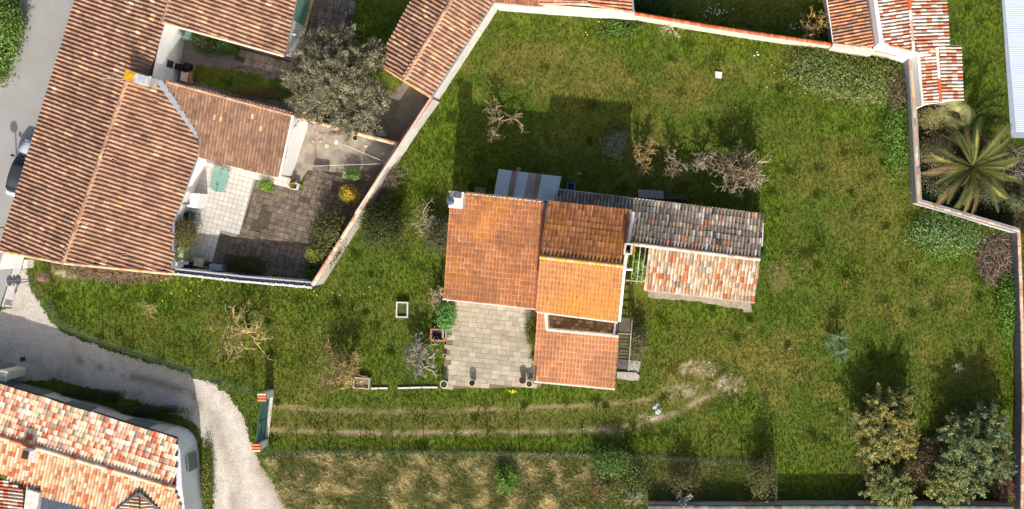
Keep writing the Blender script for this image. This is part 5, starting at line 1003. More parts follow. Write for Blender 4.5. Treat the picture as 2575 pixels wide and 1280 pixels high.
# ------------------------------------------------------------------ street: car, lamp, signs, covers
car = thing('parked_car', 'white car with a dark roof parked under the eaves by the street', 'car', W(80, 428))
cp = W(80, 428); ca = math.atan2(1, .31) - math.pi / 2; CR = Matrix.Translation(cp) @ Matrix.Rotation(ca - .04 - .55 * 0, 4, 'Z')
CR = Matrix.Translation(cp) @ Matrix.Rotation(-.30, 4, 'Z')
def loft(st, mat, name, par, smooth=True):                   # stations along y: (y, half width, z low, z high, crown width factor)
    V = []; F = []; n = 10
    for y, w, z0, z1, tf in st:
        for x, z in ((-w * .92, z0), (-w, z0 + .25 * (z1 - z0)), (-w, z0 + .6 * (z1 - z0)), (-w * (.5 + tf * .5), z0 + .92 * (z1 - z0)), (-w * tf * .6, z1), (w * tf * .6, z1), (w * (.5 + tf * .5), z0 + .92 * (z1 - z0)), (w, z0 + .6 * (z1 - z0)), (w, z0 + .25 * (z1 - z0)), (w * .92, z0)): V.append(CR @ Vector((x, y, z)))
    for i in range(len(st) - 1): F += [(i * n + k, i * n + (k + 1) % n, (i + 1) * n + (k + 1) % n, (i + 1) * n + k) for k in range(n)]
    F += [tuple(range(n - 1, -1, -1)), tuple(range((len(st) - 1) * n, len(st) * n))]
    mb = MB(); mb.add(V, F); return mb.build(name, mat, par, smooth)
CARW = M('car_white', S(226, 230, 238), rough=.3, var=0, fine=0, spec=.5)
loft([(-2.02, .60, .35, .75, .9), (-1.95, .78, .25, .92, .9), (-1.5, .86, .22, .98, .92), (-.2, .88, .22, .98, .92), (.75, .88, .22, .97, .92), (1.3, .86, .24, .92, .88), (1.8, .80, .28, .80, .84), (2.02, .62, .34, .66, .8)], CARW, 'body', car)
loft([(-1.75, .62, .94, 1.02, .9), (-1.45, .70, .95, 1.38, .82), (-.6, .72, .95, 1.47, .82), (.1, .71, .95, 1.45, .82), (.45, .70, .95, 1.36, .82), (1.02, .66, .93, .98, .9)], M('car_glass', S(22, 32, 46), rough=.1, var=0, fine=0, spec=.6), 'windows', car)
loft([(-1.35, .58, 1.36, 1.415, .9), (-.6, .60, 1.40, 1.50, .9), (.1, .59, 1.40, 1.48, .9), (.32, .58, 1.36, 1.42, .9)], M('car_roof', S(58, 62, 66), rough=.25, var=0), 'roof_panel', car)
for sx in (-1, 1):
    for sy in (-1.28, 1.28):
        mb = MB(); c = CR @ Vector((sx * .80, sy, .31)); ax = CR.to_3x3() @ Vector((1, 0, 0)); mb.tube([c - ax * .10, c + ax * .10], .31, 18); w_ = mb.build('wheel', M('tyre', S(26, 26, 28)), car); mb = MB(); mb.tube([c - ax * .105, c + ax * .105], .19, 14); mb.build('rim', M('alloy', S(170, 172, 176), rough=.3, metal=.6), w_)
    mb = MB(); mb.box(None, (.10, .07, .07), M4=CR @ Matrix.Translation((sx * 1.0, .72, 1.0))); mb.build('mirror', M('car_glass'), car)
    mb = MB(); mb.box(None, (.16, .05, .06), M4=CR @ Matrix.Translation((sx * .52, 1.93, .62))); mb.build('headlight', M('lamp_glass', S(210, 214, 220), rough=.1), car)
lp = thing('street_lamp', 'tall street lamp at the house corner, mostly hidden by the eaves', 'street lamp', W(52, 560)); p = W(50, 572)
mb = MB(); mb.tube([(p.x, p.y, 0), (p.x, p.y, 2.5), (p.x, p.y, 4.6)], [.07, .055, .04], 8); mb.build('pole', M('lamp_grey', S(120, 124, 128), rough=.5), lp)
mb = MB(); mb.lathe((p.x - .10, p.y, 4.55), [(.05, .25), (.2, .18), (.28, .0), (.24, -.08), (0, -.1)], 14); mb.build('lantern', M('lamp_grey'), lp)
sg = thing('road_sign', 'two round road signs on one post seen from behind at the lane mouth', 'road sign', W(74, 702)); p = W(76, 701)
mb = MB(); mb.tube([(p.x, p.y, 0), (p.x, p.y, 2.7)], .035, 8); mb.build('post', M('lamp_grey'), sg)
for z in (1.35, 2.3):
    mb = MB(); mb.tube([(p.x - .04, p.y, z), (p.x - .065, p.y, z)], .36, 24); d_ = mb.build('disc', M('sign_back', S(112, 124, 136), rough=.5), sg); mb = MB(); mb.tube([(p.x - .07, p.y, z), (p.x - .085, p.y, z)], .375, 24); mb.build('face', M('sign_face', S(214, 222, 230), rough=.4), d_)
mb = MB(); mb.box((p.x - .05, p.y, 1.83), (.015, .36, .09)); mb.build('plate', M('sign_back'), sg)
mb = MB(); p = W(82, 663); mb.box((p.x, p.y, .45), (.11, .28, .45), -.1); mb.build('meter_box', M('meter_white', S(226, 222, 212)), label='white meter cabinet at the foot of the long house gable', category='cabinet')
t = thing('manhole_cover', 'round manhole cover set in the gravel lane', 'manhole', W(436, 1010)); p = W(436, 1010)
mb = MB(); mb.lathe((p.x, p.y, .0), [(.36, 0), (.36, .03), (.31, .03), (.31, .02)], 28); mb.build('frame', M('cast_iron', S(176, 176, 178), rough=.6, var=.1), t); mb = MB(); mb.lathe((p.x, p.y, 0), [(.30, .018), (.30, .032), (.20, .032), (.19, .026), (.10, .026), (.09, .032), (0, .032)], 28); mb.build('lid', M('cast_iron'), t)
t = thing('gully_grate', 'iron gully grate at the lower end of the gutter', 'grate', W(22, 760))
for k in range(6): mb = MB(); mb.beam(W(15 + k * 2.6, 753 + k * .5, .03), W(12 + k * 2.6, 766 + k * .5, .03), .04, .03); mb.build('bar', M('iron_dark', S(92, 88, 92)), t)
mb = MB(); p = W(58, 903); mb.box((p.x, p.y, .03), (.17, .15, .04), .2); mb.build('drain_cover', M('drain_dark', S(62, 60, 72)), label='dark square drain cover in the shaded lane', category='drain')
mb = MB(); p = W(120, 697); mb.lathe((p.x, p.y, 0), [(.28, 0), (.30, .5), (.26, .9), (.1, 1.0), (0, 1.0)], 12); mb.build('brown_stump', M('stump', S(120, 92, 80), var=.2), label='round brown stump in the wild grass by the road signs', category='stump')

# odd poles on the right lawn
t = thing('washing_pole', 'tall thin pole with a wire running into the yellow mimosa', 'pole', W(2288, 957)); p = W(2288, 957)
mb = MB(); mb.tube([(p.x, p.y, 0), (p.x - .02, p.y, 2.15)], .035, 6); mb.build('pole', M('grey_rail'), t); q = W(2222, 1000); mb = MB(); mb.tube([(p.x, p.y, 2.1), (q.x, q.y, .6)], .016, 4); mb.build('wire', M('pale_wire', S(120, 170, 160)), t)
mb = MB(); p = W(2087, 1090); mb.tube([(p.x, p.y, 0), (p.x, p.y, 1.4)], .03, 6); mb.build('iron_stake', M('grey_rail'), label='thin stake standing alone on the lower right lawn', category='stake')
t = thing('tap_stone', 'small pale stone alone on the grass between barn and yucca', 'stone', W(1986, 875)); p = W(1986, 875); mb = MB(); rock(mb, (p.x, p.y, 0), .12, S(176, 168, 150)); mb.build('stone', ROCK, t)
# ------------------------------------------------------------------ plants
LEAF = M('leaf', rough=.7, var=.1, fine=.1, trans=.25, spec=.2)
BARK = M('bark', rough=.95, var=.25, scale=6, fine=.2)
def base_of(px, py, h): k = (CAM_H - h) / CAM_H; return NX + (px - NX) * k, NY + (py - NY) * k
def branch_mesh(root, h, R, seed, col, n0=5, depth=3, trunk=.10, twig=.021, flat=.5, kids=3, kink=.34, trunk_h=.28, col2=None):
    rnd = random.Random(seed); mb = MB(); tk = MB()
    def grow(p, d, L, r, lev):
        pts = [p]; q = Vector(p); dd = Vector(d); ns = 3 if lev < 3 else 2
        for i in range(ns):
            dd = (dd + Vector((rnd.gauss(0, kink), rnd.gauss(0, kink), rnd.gauss(0, kink * .6)))).normalized(); q = q + dd * (L / ns); pts.append(Vector(q))
        rr = [max(twig * .7, r * (1 - .5 * i / ns)) for i in range(ns + 1)]; k = rnd.uniform(.75, 1.2); cc = col if (col2 is None or rnd.random() < .6) else col2
        mb.tube(pts, rr, 5 if lev == 0 else 3, tuple(c * k for c in cc), cap=False)
        if lev >= depth: return
        for _ in range(kids + (1 if lev == 0 else 0)):
            s = rnd.uniform(.35, 1.0); i = min(ns - 1, int(s * ns)); pp = pts[i].lerp(pts[i + 1], s * ns - i)
            side = Vector((rnd.gauss(0, 1), rnd.gauss(0, 1), rnd.gauss(.25, .6) * flat)).normalized(); grow(pp, (dd * .8 + side * .85).normalized(), L * rnd.uniform(.45, .8), max(twig, r * .62), lev + 1)
    root = Vector(root); top = root + Vector((rnd.gauss(0, .06), rnd.gauss(0, .06), h * trunk_h)); tk.tube([root - Vector((0, 0, .05)), root.lerp(top, .5) + Vector((.03, .02, 0)), top], [trunk * 1.25, trunk, trunk * .9], 7, col)
    for i in range(n0):
        a = 2 * math.pi * (i + rnd.uniform(-.3, .3)) / n0; e = rnd.uniform(.45, 1.1); L = R * rnd.uniform(.55, .75); grow(top - Vector((0, 0, rnd.uniform(0, .15) * h * trunk_h)), Vector((math.cos(a), math.sin(a), e * h / max(R, .1) * .55)).normalized(), L, trunk * .55, 0)
    return tk, mb
def bare_tree(label, px, py, hc, h, R, seed, col, name='bare_tree', group='bare fruit trees on the lawn', cat='tree', **k):
    bx, by = base_of(px, py, hc); p = W(bx, by); t = thing(name, label, cat, p, group); tk, mb = branch_mesh(p, h, R, seed, col, **k); tk.build('trunk', BARK, t); mb.build('crown', BARK, t); return t
GB = S(150, 132, 108); PALEB = S(190, 172, 138); YB = S(196, 162, 80); GREYB = S(168, 158, 144)
bare_tree('gnarled pale bare fruit tree alone in the shade above the tin roof', 1253, 303, 1.6, 2.7, 1.65, 3, S(178, 160, 124), n0=6, kids=3, depth=3, trunk=.11, kink=.32, col2=S(140, 122, 92))
bare_tree('yellowish lichen covered small fruit tree, first in the row behind the barn', 1618, 392, 1.5, 2.4, 1.3, 5, S(160, 140, 104), n0=7, kids=3, col2=S(184, 154, 84), kink=.34)
bare_tree('small grey bare fruit tree, second in the row behind the barn', 1700, 410, 1.4, 2.2, 1.3, 8, S(160, 146, 120), n0=5, kids=3, kink=.32, depth=3)
bare_tree('smallest grey bare fruit tree, third in the row behind the barn', 1772, 402, 1.3, 2.1, 1.15, 11, S(160, 148, 124), n0=5, kids=3, kink=.32, depth=3)
bare_tree('largest spreading bare fruit tree at the right end of the row behind the barn', 1868, 425, 1.9, 3.3, 2.3, 14, S(172, 156, 126), n0=10, kids=4, kink=.36, trunk=.17, depth=3, col2=S(120, 104, 80))
bare_tree('wide bare tree with pale upper limbs above the curved lane fence', 602, 838, 1.6, 3.0, 2.5, 17, S(170, 146, 100), n0=7, kids=3, trunk=.12, twig=.014, depth=3, col2=S(206, 184, 136))
bare_tree('bushy tan bare tree with fine twigs left of the square concrete box', 858, 935, 1.4, 2.9, 2.2, 20, S(160, 138, 92), n0=9, kids=4, trunk=.10, twig=.009, depth=3, col2=S(190, 166, 112))
bare_tree('grey bare tree with white limbs close to the left edge of the terrace', 1046, 905, 1.5, 2.6, 1.55, 23, S(176, 168, 156), n0=7, kids=4, trunk=.12, twig=.014, depth=3, col2=S(140, 126, 108))
bare_tree('pale bare tree by the left wall of the orange roofed house', 1066, 562, 1.6, 2.7, 1.35, 26, S(190, 178, 148), n0=6, kids=3, trunk=.09, depth=3, twig=.010)
bare_tree('pale bare bush at the lower left corner of the orange roof', 1104, 742, 1.2, 1.9, 1.0, 29, S(190, 172, 140), n0=7, kids=3, trunk=.07, depth=3)
bare_tree('tangled yellowish bare bush against the wall left of the rusty roof', 2046, 62, 1.3, 2.4, 1.35, 32, S(160, 140, 96), n0=9, kids=3, col2=YB, depth=3, group='bare bushes along the walls')
bare_tree('bare white branched bush poking over the bottom wall', 1722, 1262, 1.0, 2.0, 1.0, 35, S(196, 188, 180), n0=6, kids=3, depth=3, group='bare bushes along the walls')
bare_tree('tiny bare sapling in the middle of the right lawn', 2133, 708, .4, .8, .5, 38, S(150, 128, 90), n0=5, kids=2, depth=2, trunk=.05, group='bare saplings on the lawn')
bare_tree('small fallen grey branch on the upper right lawn', 2108, 236, .3, .6, .6, 41, S(196, 178, 140), n0=5, kids=2, depth=2, trunk=.05, group='bare saplings on the lawn')
bare_tree('twiggy little bush in the wild grass by the road', 376, 778, .4, .8, .7, 44, S(186, 166, 112), n0=9, kids=3, depth=2, trunk=.04, twig=.008, group='bare saplings on the lawn')
bare_tree('grey sapling on the lawn by the right wall', 2412, 925, .5, 1.0, .55, 47, S(176, 164, 146), n0=6, kids=3, depth=2, trunk=.04, group='bare saplings on the lawn')
bare_tree('dry bare shrub in the dry field by the wire fence', 1512, 1232, .6, 1.3, 1.0, 50, S(150, 128, 92), n0=8, kids=3, depth=3, trunk=.05, group='bare bushes along the walls')
bare_tree('pale bare shrub in the dry field near the capped wall', 1585, 1240, .6, 1.2, .9, 53, S(150, 146, 120), n0=8, kids=3, depth=3, trunk=.05, group='bare bushes along the walls')
bare_tree('dry climber tangle over the courtyard wall', 962, 440, 1.4, 2.0, 1.3, 56, S(130, 112, 96), n0=9, kids=4, depth=3, trunk=.06, twig=.010, group='bare bushes along the walls')
bare_tree('pale dry branch lying below the terracotta capped wall', 1690, 72, .3, .7, .9, 59, S(190, 178, 150), n0=7, kids=3, depth=2, trunk=.04, twig=.014, group='bare saplings on the lawn')
def leaves(n, centre, rad, size, cols, seed, clumps=40, spread=.28, shell=.65, aspect=2.2, droop=0.0, tilt=.6, zcut=-.9, sub=1.0):
    r = np.random.RandomState(seed); d = r.normal(size=(clumps, 3)); d /= np.linalg.norm(d, axis=1)[:, None]; d[:, 2] = np.where(d[:, 2] < zcut, -d[:, 2], d[:, 2])
    q = d * (shell + (1 - shell) * r.rand(clumps, 1)) * (0.78 + .34 * r.rand(clumps, 1)); w = r.randint(0, max(1, int(clumps * sub)), n); pos = q[w] + r.normal(size=(n, 3)) * spread * (.6 + .8 * r.rand(clumps, 1)[w])
    out = pos / (np.linalg.norm(pos, axis=1)[:, None] + 1e-6); P = np.asarray(centre) + pos * np.asarray(rad)
    nrm = out * .7 + r.normal(size=(n, 3)) * tilt + np.array([0, 0, .5]); nrm /= np.linalg.norm(nrm, axis=1)[:, None]
    t = np.cross(nrm, r.normal(size=(n, 3))); t /= np.linalg.norm(t, axis=1)[:, None]; b = np.cross(nrm, t); s = size * (.6 + .8 * r.rand(n, 1))
    V = np.stack([P - t * s * aspect * .5, P + b * s * .42 - nrm * droop, P + t * s * aspect * .5 - nrm * droop * 2, P - b * s * .42], 1)
    cols = np.array(cols); cl = r.randint(0, len(cols), clumps)[w]; ci = np.where(r.rand(n) < .55, cl, r.randint(0, len(cols), n)); c = cols[ci] * (.85 + .3 * r.rand(n, 1)) * (.8 + .4 * r.rand(clumps, 1))[w]; ok = P[:, 2] > .02
    V = V[ok]; c = c[ok]; return V.reshape(-1, 3), np.repeat(c, 4, 0)
def sprays(n_sp, per, centre, rad, length, width, size, cols, seed, inner=.35, aspect=2.6, up=.35, sub=1.0, zlo=-.35):
    r = np.random.RandomState(seed); d = r.normal(size=(n_sp, 3)); d[:, 2] = np.abs(d[:, 2]) * 1.0 + zlo * (r.rand(n_sp) < .45); d /= np.linalg.norm(d, axis=1)[:, None]
    reach = (inner + (1 - inner) * r.rand(n_sp, 1) ** .6) * (.72 + .42 * r.rand(n_sp, 1)); start = np.asarray(centre) + d * np.asarray(rad) * reach * .8; dr = d * np.array([1, 1, .6]) + r.normal(size=(n_sp, 3)) * .45 + np.array([0, 0, up]); dr /= np.linalg.norm(dr, axis=1)[:, None]
    L = length * (.6 + .8 * r.rand(n_sp, 1)); tone = .72 + .56 * r.rand(n_sp, 1); m = int(n_sp * sub); i = np.repeat(np.arange(m), per); n = len(i); t = r.rand(n, 1)
    P = start[i] + dr[i] * L[i] * t + r.normal(size=(n, 3)) * width * (1.15 - .75 * t); out = dr[i] * .5 + r.normal(size=(n, 3)) * .6 + np.array([0, 0, .6]); nrm = out / np.linalg.norm(out, axis=1)[:, None]
    ax = dr[i] + r.normal(size=(n, 3)) * .7; ax -= nrm * (ax * nrm).sum(1)[:, None]; ax /= np.linalg.norm(ax, axis=1)[:, None] + 1e-6; b = np.cross(nrm, ax); s = size * (.55 + .9 * r.rand(n, 1))
    V = np.stack([P - ax * s * aspect * .5, P + b * s * .42, P + ax * s * aspect * .5, P - b * s * .42], 1); cols = np.array(cols); cl = r.randint(0, len(cols), n_sp)[i]; ci = np.where(r.rand(n) < .7, cl, r.randint(0, len(cols), n)); c = cols[ci] * tone[i] * (.88 + .24 * r.rand(n, 1)); ok = P[:, 2] > .03
    return V[ok].reshape(-1, 3), np.repeat(c[ok], 4, 0)
def foliage(name, parent, parts, **tags):
    V = np.concatenate([p[0] for p in parts]); c = np.concatenate([p[1] for p in parts]); F = np.arange(len(V)).reshape(-1, 4); return npmesh(name, V, F, LEAF, c, parent=parent, **tags)
def bush(label, px, py, hc, rad, n, size, cols, seed, name='shrub', cat='shrub', group=None, stems=5, blobs=None, bark=None, clumps=30, **k):
    bx, by = base_of(px, py, hc); p = W(bx, by); t = thing(name, label, cat, p, group); parts = []
    for i, (ox, oy, s) in enumerate(blobs or [(0, 0, 1)]): parts.append(leaves(int(n * s * 1.7), (p.x + ox * rad[0], p.y + oy * rad[1], hc * (1 if i == 0 else .9)), [r_ * (s ** .4) for r_ in rad], size * .72, cols, seed + i, int(clumps * 1.4), **k))
    foliage('crown', t, parts); rnd = random.Random(seed); mb = MB()
    for i in range(stems): a = rnd.random() * 6.28; mb.tube([p, p + Vector((math.cos(a) * rad[0] * .3, math.sin(a) * rad[1] * .3, hc * .6)), p + Vector((math.cos(a) * rad[0] * .6, math.sin(a) * rad[1] * .6, hc))], [.05, .035, .02], 5, bark or S(96, 82, 66))
    mb.build('trunk', BARK, t); return t
G = 1.02
OLIVE = [S(150, 144, 116), S(126, 122, 94), S(164, 156, 128), S(106, 104, 78)]
DARKL = [S(70, 78, 40, G), S(52, 62, 30, G), S(92, 96, 52, G)]
MID = [S(96, 118, 58, G), S(76, 100, 44, G), S(122, 136, 76, G)]
BRIGHT = [S(104, 140, 52, G), S(84, 122, 38, G), S(130, 158, 76, G)]
YELL = [S(214, 178, 54), S(226, 196, 80), S(190, 160, 50)]
MIM = [S(132, 142, 88), S(108, 122, 74), S(156, 160, 100)]
MIMF = [S(206, 176, 78), S(214, 188, 104), S(184, 160, 80)]
# olive tree over the driveway
bx, by = base_of(845, 195, 3.6); p = W(bx, by); t = thing('olive_tree', 'big round grey-green olive tree overhanging the driveway', 'tree', p)
parts = [sprays(420, 52, (p.x, p.y, 3.2), (2.75, 2.75, 2.0), .75, .13, .055, OLIVE, 1, inner=.3)]
for i, (dx, dy, r_) in enumerate(((-55, -75, 1.3), (62, 80, 1.7), (-70, 62, 1.5), (70, -50, 1.3), (5, -95, 1.1), (92, 40, 1.0), (-92, -5, 1.1), (20, 100, 1.2))):
    parts.append(sprays(90, 50, (p.x + dx / 36, p.y - dy / 36, 2.9), (r_, r_, 1.4), .6, .12, .055, OLIVE, 60 + i, inner=.2))
foliage('crown', t, parts)
tk, mb = branch_mesh(p, 4.6, 3.0, 77, S(130, 118, 104), n0=7, kids=3, depth=3, trunk=.22, twig=.02, trunk_h=.35); tk.build('trunk', BARK, t); mb.build('branches', BARK, t)
# mimosas bottom right
def mimosa(label, px, py, hc, rad, n, seed, fl, blobs=None, cols=MIM, yel=MIMF):
    bx, by = base_of(px, py, hc); p = W(bx, by); t = thing('mimosa_tree', label, 'tree', p, 'flowering mimosas in the corner'); A = []; B = []
    for i, (ox, oy, s) in enumerate(blobs or [(0, 0, 1)]):
        c = (p.x + ox, p.y + oy, hc); r_ = [q * s for q in rad]
        ns = int(n * s * s / 62); A.append(sprays(ns, 62, c, r_, .8, .13, .075, cols, seed + i, inner=.15, up=.15)); B.append(sprays(ns, max(4, int(62 * fl * .8)), (c[0], c[1], hc + .06), r_, .8, .12, .062, yel, seed + i, inner=.15, up=.15, aspect=1.4, sub=.7 if fl > 1 else .38))
    foliage('crown', t, A); foliage('blossom', t, B); tk, mb = branch_mesh(p, hc * 1.3, rad[0] * .9, seed, S(110, 92, 74), n0=6, kids=3, depth=2, trunk=.12, twig=.018); tk.build('trunk', BARK, t); mb.build('branches', BARK, t)
mimosa('yellow flowering mimosa with the most blossom, left of the corner group', 2228, 1078, 1.45, (2.1, 2.1, 1.1), 9000, 101, 1.5, [(0, 0, 1), (-1.5, .5, .45), (.9, 1.6, .5), (.9, -.9, .6), (-.9, -1.1, .55), (-.3, 1.5, .5)])
mimosa('greener mimosa beside the right wall with yellow patches on its right side', 2452, 1120, 1.9, (2.0, 2.1, 1.3), 9500, 111, .6, [(0, 0, 1), (1.4, -.9, .55), (.5, 1.7, .5), (-1.3, 1.0, .45), (-.2, -2.1, .55), (1.2, .9, .5), (-1.2, -1.2, .45)], cols=[S(116, 134, 92, G), S(92, 112, 74, G), S(136, 150, 104, G)])
mimosa('low green mimosa hanging over the bottom wall', 2240, 1222, 1.3, (1.7, 1.3, .9), 5500, 121, .45, [(0, 0, 1), (.5, -.7, .6), (-.8, .3, .5)])
mimosa('small mimosa sprays between the two large ones by the bottom wall', 2368, 1205, 1.3, (1.1, 1.5, .8), 3200, 131, .5, [(0, 0, 1), (.5, -1.0, .6)])
bush('brown bare bramble mound between the mimosas', 2335, 1165, .6, (1.2, 1.3, .6), 900, .10, [S(120, 104, 70), S(96, 84, 60)], 140, name='bramble', cat='bramble', stems=0)
for i, (x, y, r_, lab) in enumerate(((2330, 1170, 1.3, 'tan dry twigs between the two large mimosas'), (2525, 1225, 1.2, 'reddish dry twigs in the bottom right corner'), (2350, 1120, .9, 'brown twigs in the shade right of the yellow mimosa'))):
    bare_tree(lab, x, y, .6, 1.2, r_, 150 + i, S(150, 128, 104) if i != 1 else S(150, 112, 100), n0=10, kids=4, depth=3, trunk=.03, twig=.009, name='dry_twigs', group='dry twigs among the mimosas', cat='twigs', trunk_h=.1)
# palms
def frond_mesh(L, seed, col, droop=1.0, nl=46, lw=.035, ll=.46):
    r = random.Random(seed); mb = MB(); pts = []
    for i in range(13):
        s = i / 12; pts.append(Vector((0, L * (s - .12 * s * s * droop), .55 * L * s - .62 * L * s * s * droop)))
    mb.tube(pts, [.04 * (1 - .8 * i / 12) + .006 for i in range(13)], 4, tuple(c * 1.15 for c in col))
    for k in range(nl):
        s = .10 + .90 * k / nl; i = min(11, int(s * 12)); p = pts[i].lerp(pts[i + 1], s * 12 - i); d = (pts[i + 1] - pts[i]).normalized(); l = ll * math.sin(math.pi * (.12 + .86 * s)) ** .7 * r.uniform(.85, 1.1); kk = r.uniform(.7, 1.25)
        for sx in (-1, 1):
            q = (Vector((sx, 0, .45)) * .8 + d * .9).normalized(); e = p + q * l - Vector((0, 0, .12 * l)); w = d * lw; mb.add([p - w, p + w, e + w * .2], [(0, 1, 2)], tuple(c * kk for c in col))
    return mb
def palm(label, px, py, hc, trunk_h, L, n, seed, cols, name='palm_tree', tr=.28):
    bx, by = base_of(px, py, hc); p = W(bx, by); t = thing(name, label, 'palm', p); mb = MB(); mb.tube([p, p + Vector((0, 0, trunk_h * .5)), p + Vector((0, 0, trunk_h))], [tr * 1.2, tr, tr * 1.15], 12, S(110, 92, 70)); mb.build('trunk', BARK, t); ms = []
    for i, c in enumerate(cols):
        for dr in (.55, .8, 1.05):
            b = frond_mesh(L, seed + i, c, dr); me = D.meshes.new('frond'); me.from_pydata(b.v, [], b.f); setcol(me, np.array(b.c)); me.materials.append(LEAF); ms.append((me, dr))
    rnd = random.Random(seed)
    for i in range(n):
        a = i * 2.399 + rnd.gauss(0, .12); up = (1 - i / n); me, dr = rnd.choice([m for m in ms if abs(m[1] - (.55 + .5 * i / n)) < .2] or ms)
        o = D.objects.new('frond', me); C.objects.link(o); o.parent = t; s = rnd.uniform(.8, 1.08) * (.55 + .45 * min(1, i / n * 2.2))
        o.matrix_parent_inverse = Matrix.Translation(-p); o.matrix_basis = Matrix.Translation(p + Vector((0, 0, trunk_h))) @ Matrix.Rotation(a, 4, 'Z') @ Matrix.Rotation(up * .8 - .25 + rnd.gauss(0, .12), 4, 'X') @ Matrix.Rotation(rnd.gauss(0, .35), 4, 'Y') @ Matrix.Scale(s, 4)
palm('large date palm with long arching fronds inside the right hand walls', 2446, 420, 2.2, 1.9, 4.0, 58, 200, [S(120, 124, 66), S(100, 108, 54), S(146, 146, 74), S(86, 96, 52), S(136, 118, 78)])
def fan_palm(label, px, py, hc, h, R, n, seed, col, name='fan_palm', cat='palm', nseg=14, stiff=False, spikes=False):
    bx, by = base_of(px, py, hc); p = W(bx, by); t = thing(name, label, cat, p); mb = MB(); mb.tube([p, p + Vector((0, 0, h))], [.14, .13], 8, S(96, 84, 66)); mb.build('trunk', BARK, t); rnd = random.Random(seed)
    for i in range(n):
        mb = MB(); a = i * 2.399; e = rnd.uniform(.1, 1.1); d = Vector((math.cos(a) * math.cos(e), math.sin(a) * math.cos(e), math.sin(e))); c0 = p + Vector((0, 0, h)) + d * R * rnd.uniform(.15, .55); mb.tube([p + Vector((0, 0, h)), c0], .012, 3, tuple(x * .9 for x in col)); x = d.cross(Vector((0, 0, 1))).normalized(); k = rnd.uniform(.75, 1.25)
        for j in range(nseg):
            f = (j / (nseg - 1) - .5) * 2.6; q = (d * math.cos(f) + x * math.sin(f)).normalized(); tip = c0 + q * R * .55 - Vector((0, 0, .1)); s_ = q.cross(Vector((0, 0, 1))).normalized() * .022; mid = c0.lerp(tip, .5); mb.add([c0, mid + s_ * 2, tip, mid - s_ * 2], [(0, 1, 2, 3)], tuple(x_ * k for x_ in col))
        mb.build('fan_leaf', LEAF, t)
fan_palm('fan palm with round pleated leaves below the striped roof', 2404, 292, 2.0, 1.8, 1.5, 13, 210, S(150, 150, 96))
def yucca(label, px, py, seed, heads):
    t = thing('yucca', label, 'yucca', W(px, py)); rnd = random.Random(seed)
    for (ox, oy, h, R) in heads:
        p = W(px + ox, py + oy); mb = MB(); mb.tube([p, p + Vector((0, 0, h))], .08, 7, S(96, 84, 66)); mb.build('trunk', BARK, t); mb = MB()
        for i in range(70):
            a = i * 2.399; e = rnd.uniform(-.1, 1.3); d = Vector((math.cos(a) * math.cos(e), math.sin(a) * math.cos(e), math.sin(e))); L = R * rnd.uniform(.8, 1.1); s_ = d.cross(Vector((0, 0, 1))).normalized() * .028; b = p + Vector((0, 0, h)); k = rnd.uniform(.7, 1.3); mb.add([b - s_ * .6, b + d * L * .5 + s_, b + d * L - Vector((0, 0, .04)), b + d * L * .5 - s_], [(0, 1, 2, 3)], tuple(x * k for x in S(126, 148, 104)))
        mb.build('crown', LEAF, t)
yucca('spiky blue-green yucca alone on the right lawn', 2104, 862, 220, [(2, -10, .9, .98), (8, 26, .6, .8), (-14, 6, .6, .7)])
# shrubs, each its own
bush('dark evergreen shrub against the outside of the pale courtyard wall', 956, 562, 1.4, (1.45, 1.4, 1.1), 5200, .10, DARKL, 300, clumps=60, spread=.2)
bush('clipped olive-green shrub against the long house wall on the terrace', 466, 590, 1.1, (.75, 1.0, .7), 2600, .07, [S(110, 108, 62, G), S(90, 92, 50, G), S(132, 126, 76, G)], 310)
bush('yellow variegated bush beside the courtyard wall', 880, 488, .7, (.5, .55, .5), 1300, .08, YELL + [S(150, 150, 50)], 320, clumps=16)
bush('pale green leafy plant in the white trough', 884, 440, .6, (.5, .35, .3), 700, .09, BRIGHT, 330, clumps=12)
bush('loose green shrub along the inside of the courtyard wall', 838, 580, 1.1, (1.1, 1.3, .9), 3000, .10, [S(92, 98, 56, G), S(74, 80, 42, G), S(120, 118, 66, G)], 340, blobs=[(0, 0, 1), (-.5, -.9, .6)])
bush('yellow-green bush near the lower end of the courtyard wall', 797, 640, .9, (.65, .5, .6), 1500, .09, [S(150, 152, 66, G), S(124, 130, 54, G), S(172, 170, 84, G)], 350, clumps=18)
bush('small dark shrub in the lower corner of the slab courtyard', 785, 685, .7, (.6, .5, .5), 1000, .09, [S(92, 106, 52, G), S(66, 80, 36, G)], 360, clumps=16)
bush('brown-green low shrub in the shade along the courtyard wall', 620, 665, .5, (1.2, .55, .45), 1700, .08, [S(84, 78, 46, G), S(66, 64, 38, G)], 370)
bush('bright green plant in the small terrace bed', 668, 466, .35, (.45, .4, .3), 700, .09, BRIGHT, 380, clumps=14)
bush('small plant with yellow flowers in the white edged bed', 737, 464, .3, (.25, .35, .25), 420, .07, DARKL + YELL[:1], 390, clumps=10)
bush('dark climbing shrub on the trellis in the side yard', 512, 108, .9, (.7, .6, .7), 1500, .09, [S(92, 104, 58, G), S(66, 80, 40, G)], 400)
bush('dense green bush below the north wing in the side yard', 566, 122, .7, (.9, .45, .5), 1700, .08, [S(82, 112, 50, G), S(62, 92, 36, G)], 410)
bush('green shrub against the west side of the extension by the terrace', 1340, 836, .8, (.45, .9, .7), 2000, .08, [S(104, 108, 42, G), S(80, 90, 34, G), S(126, 124, 56, G)], 420)
bush('small dark shrub at the extension wall, lower of the two', 1342, 890, .4, (.25, .45, .35), 600, .07, [S(88, 96, 40, G), S(70, 80, 34, G)], 430, clumps=12)
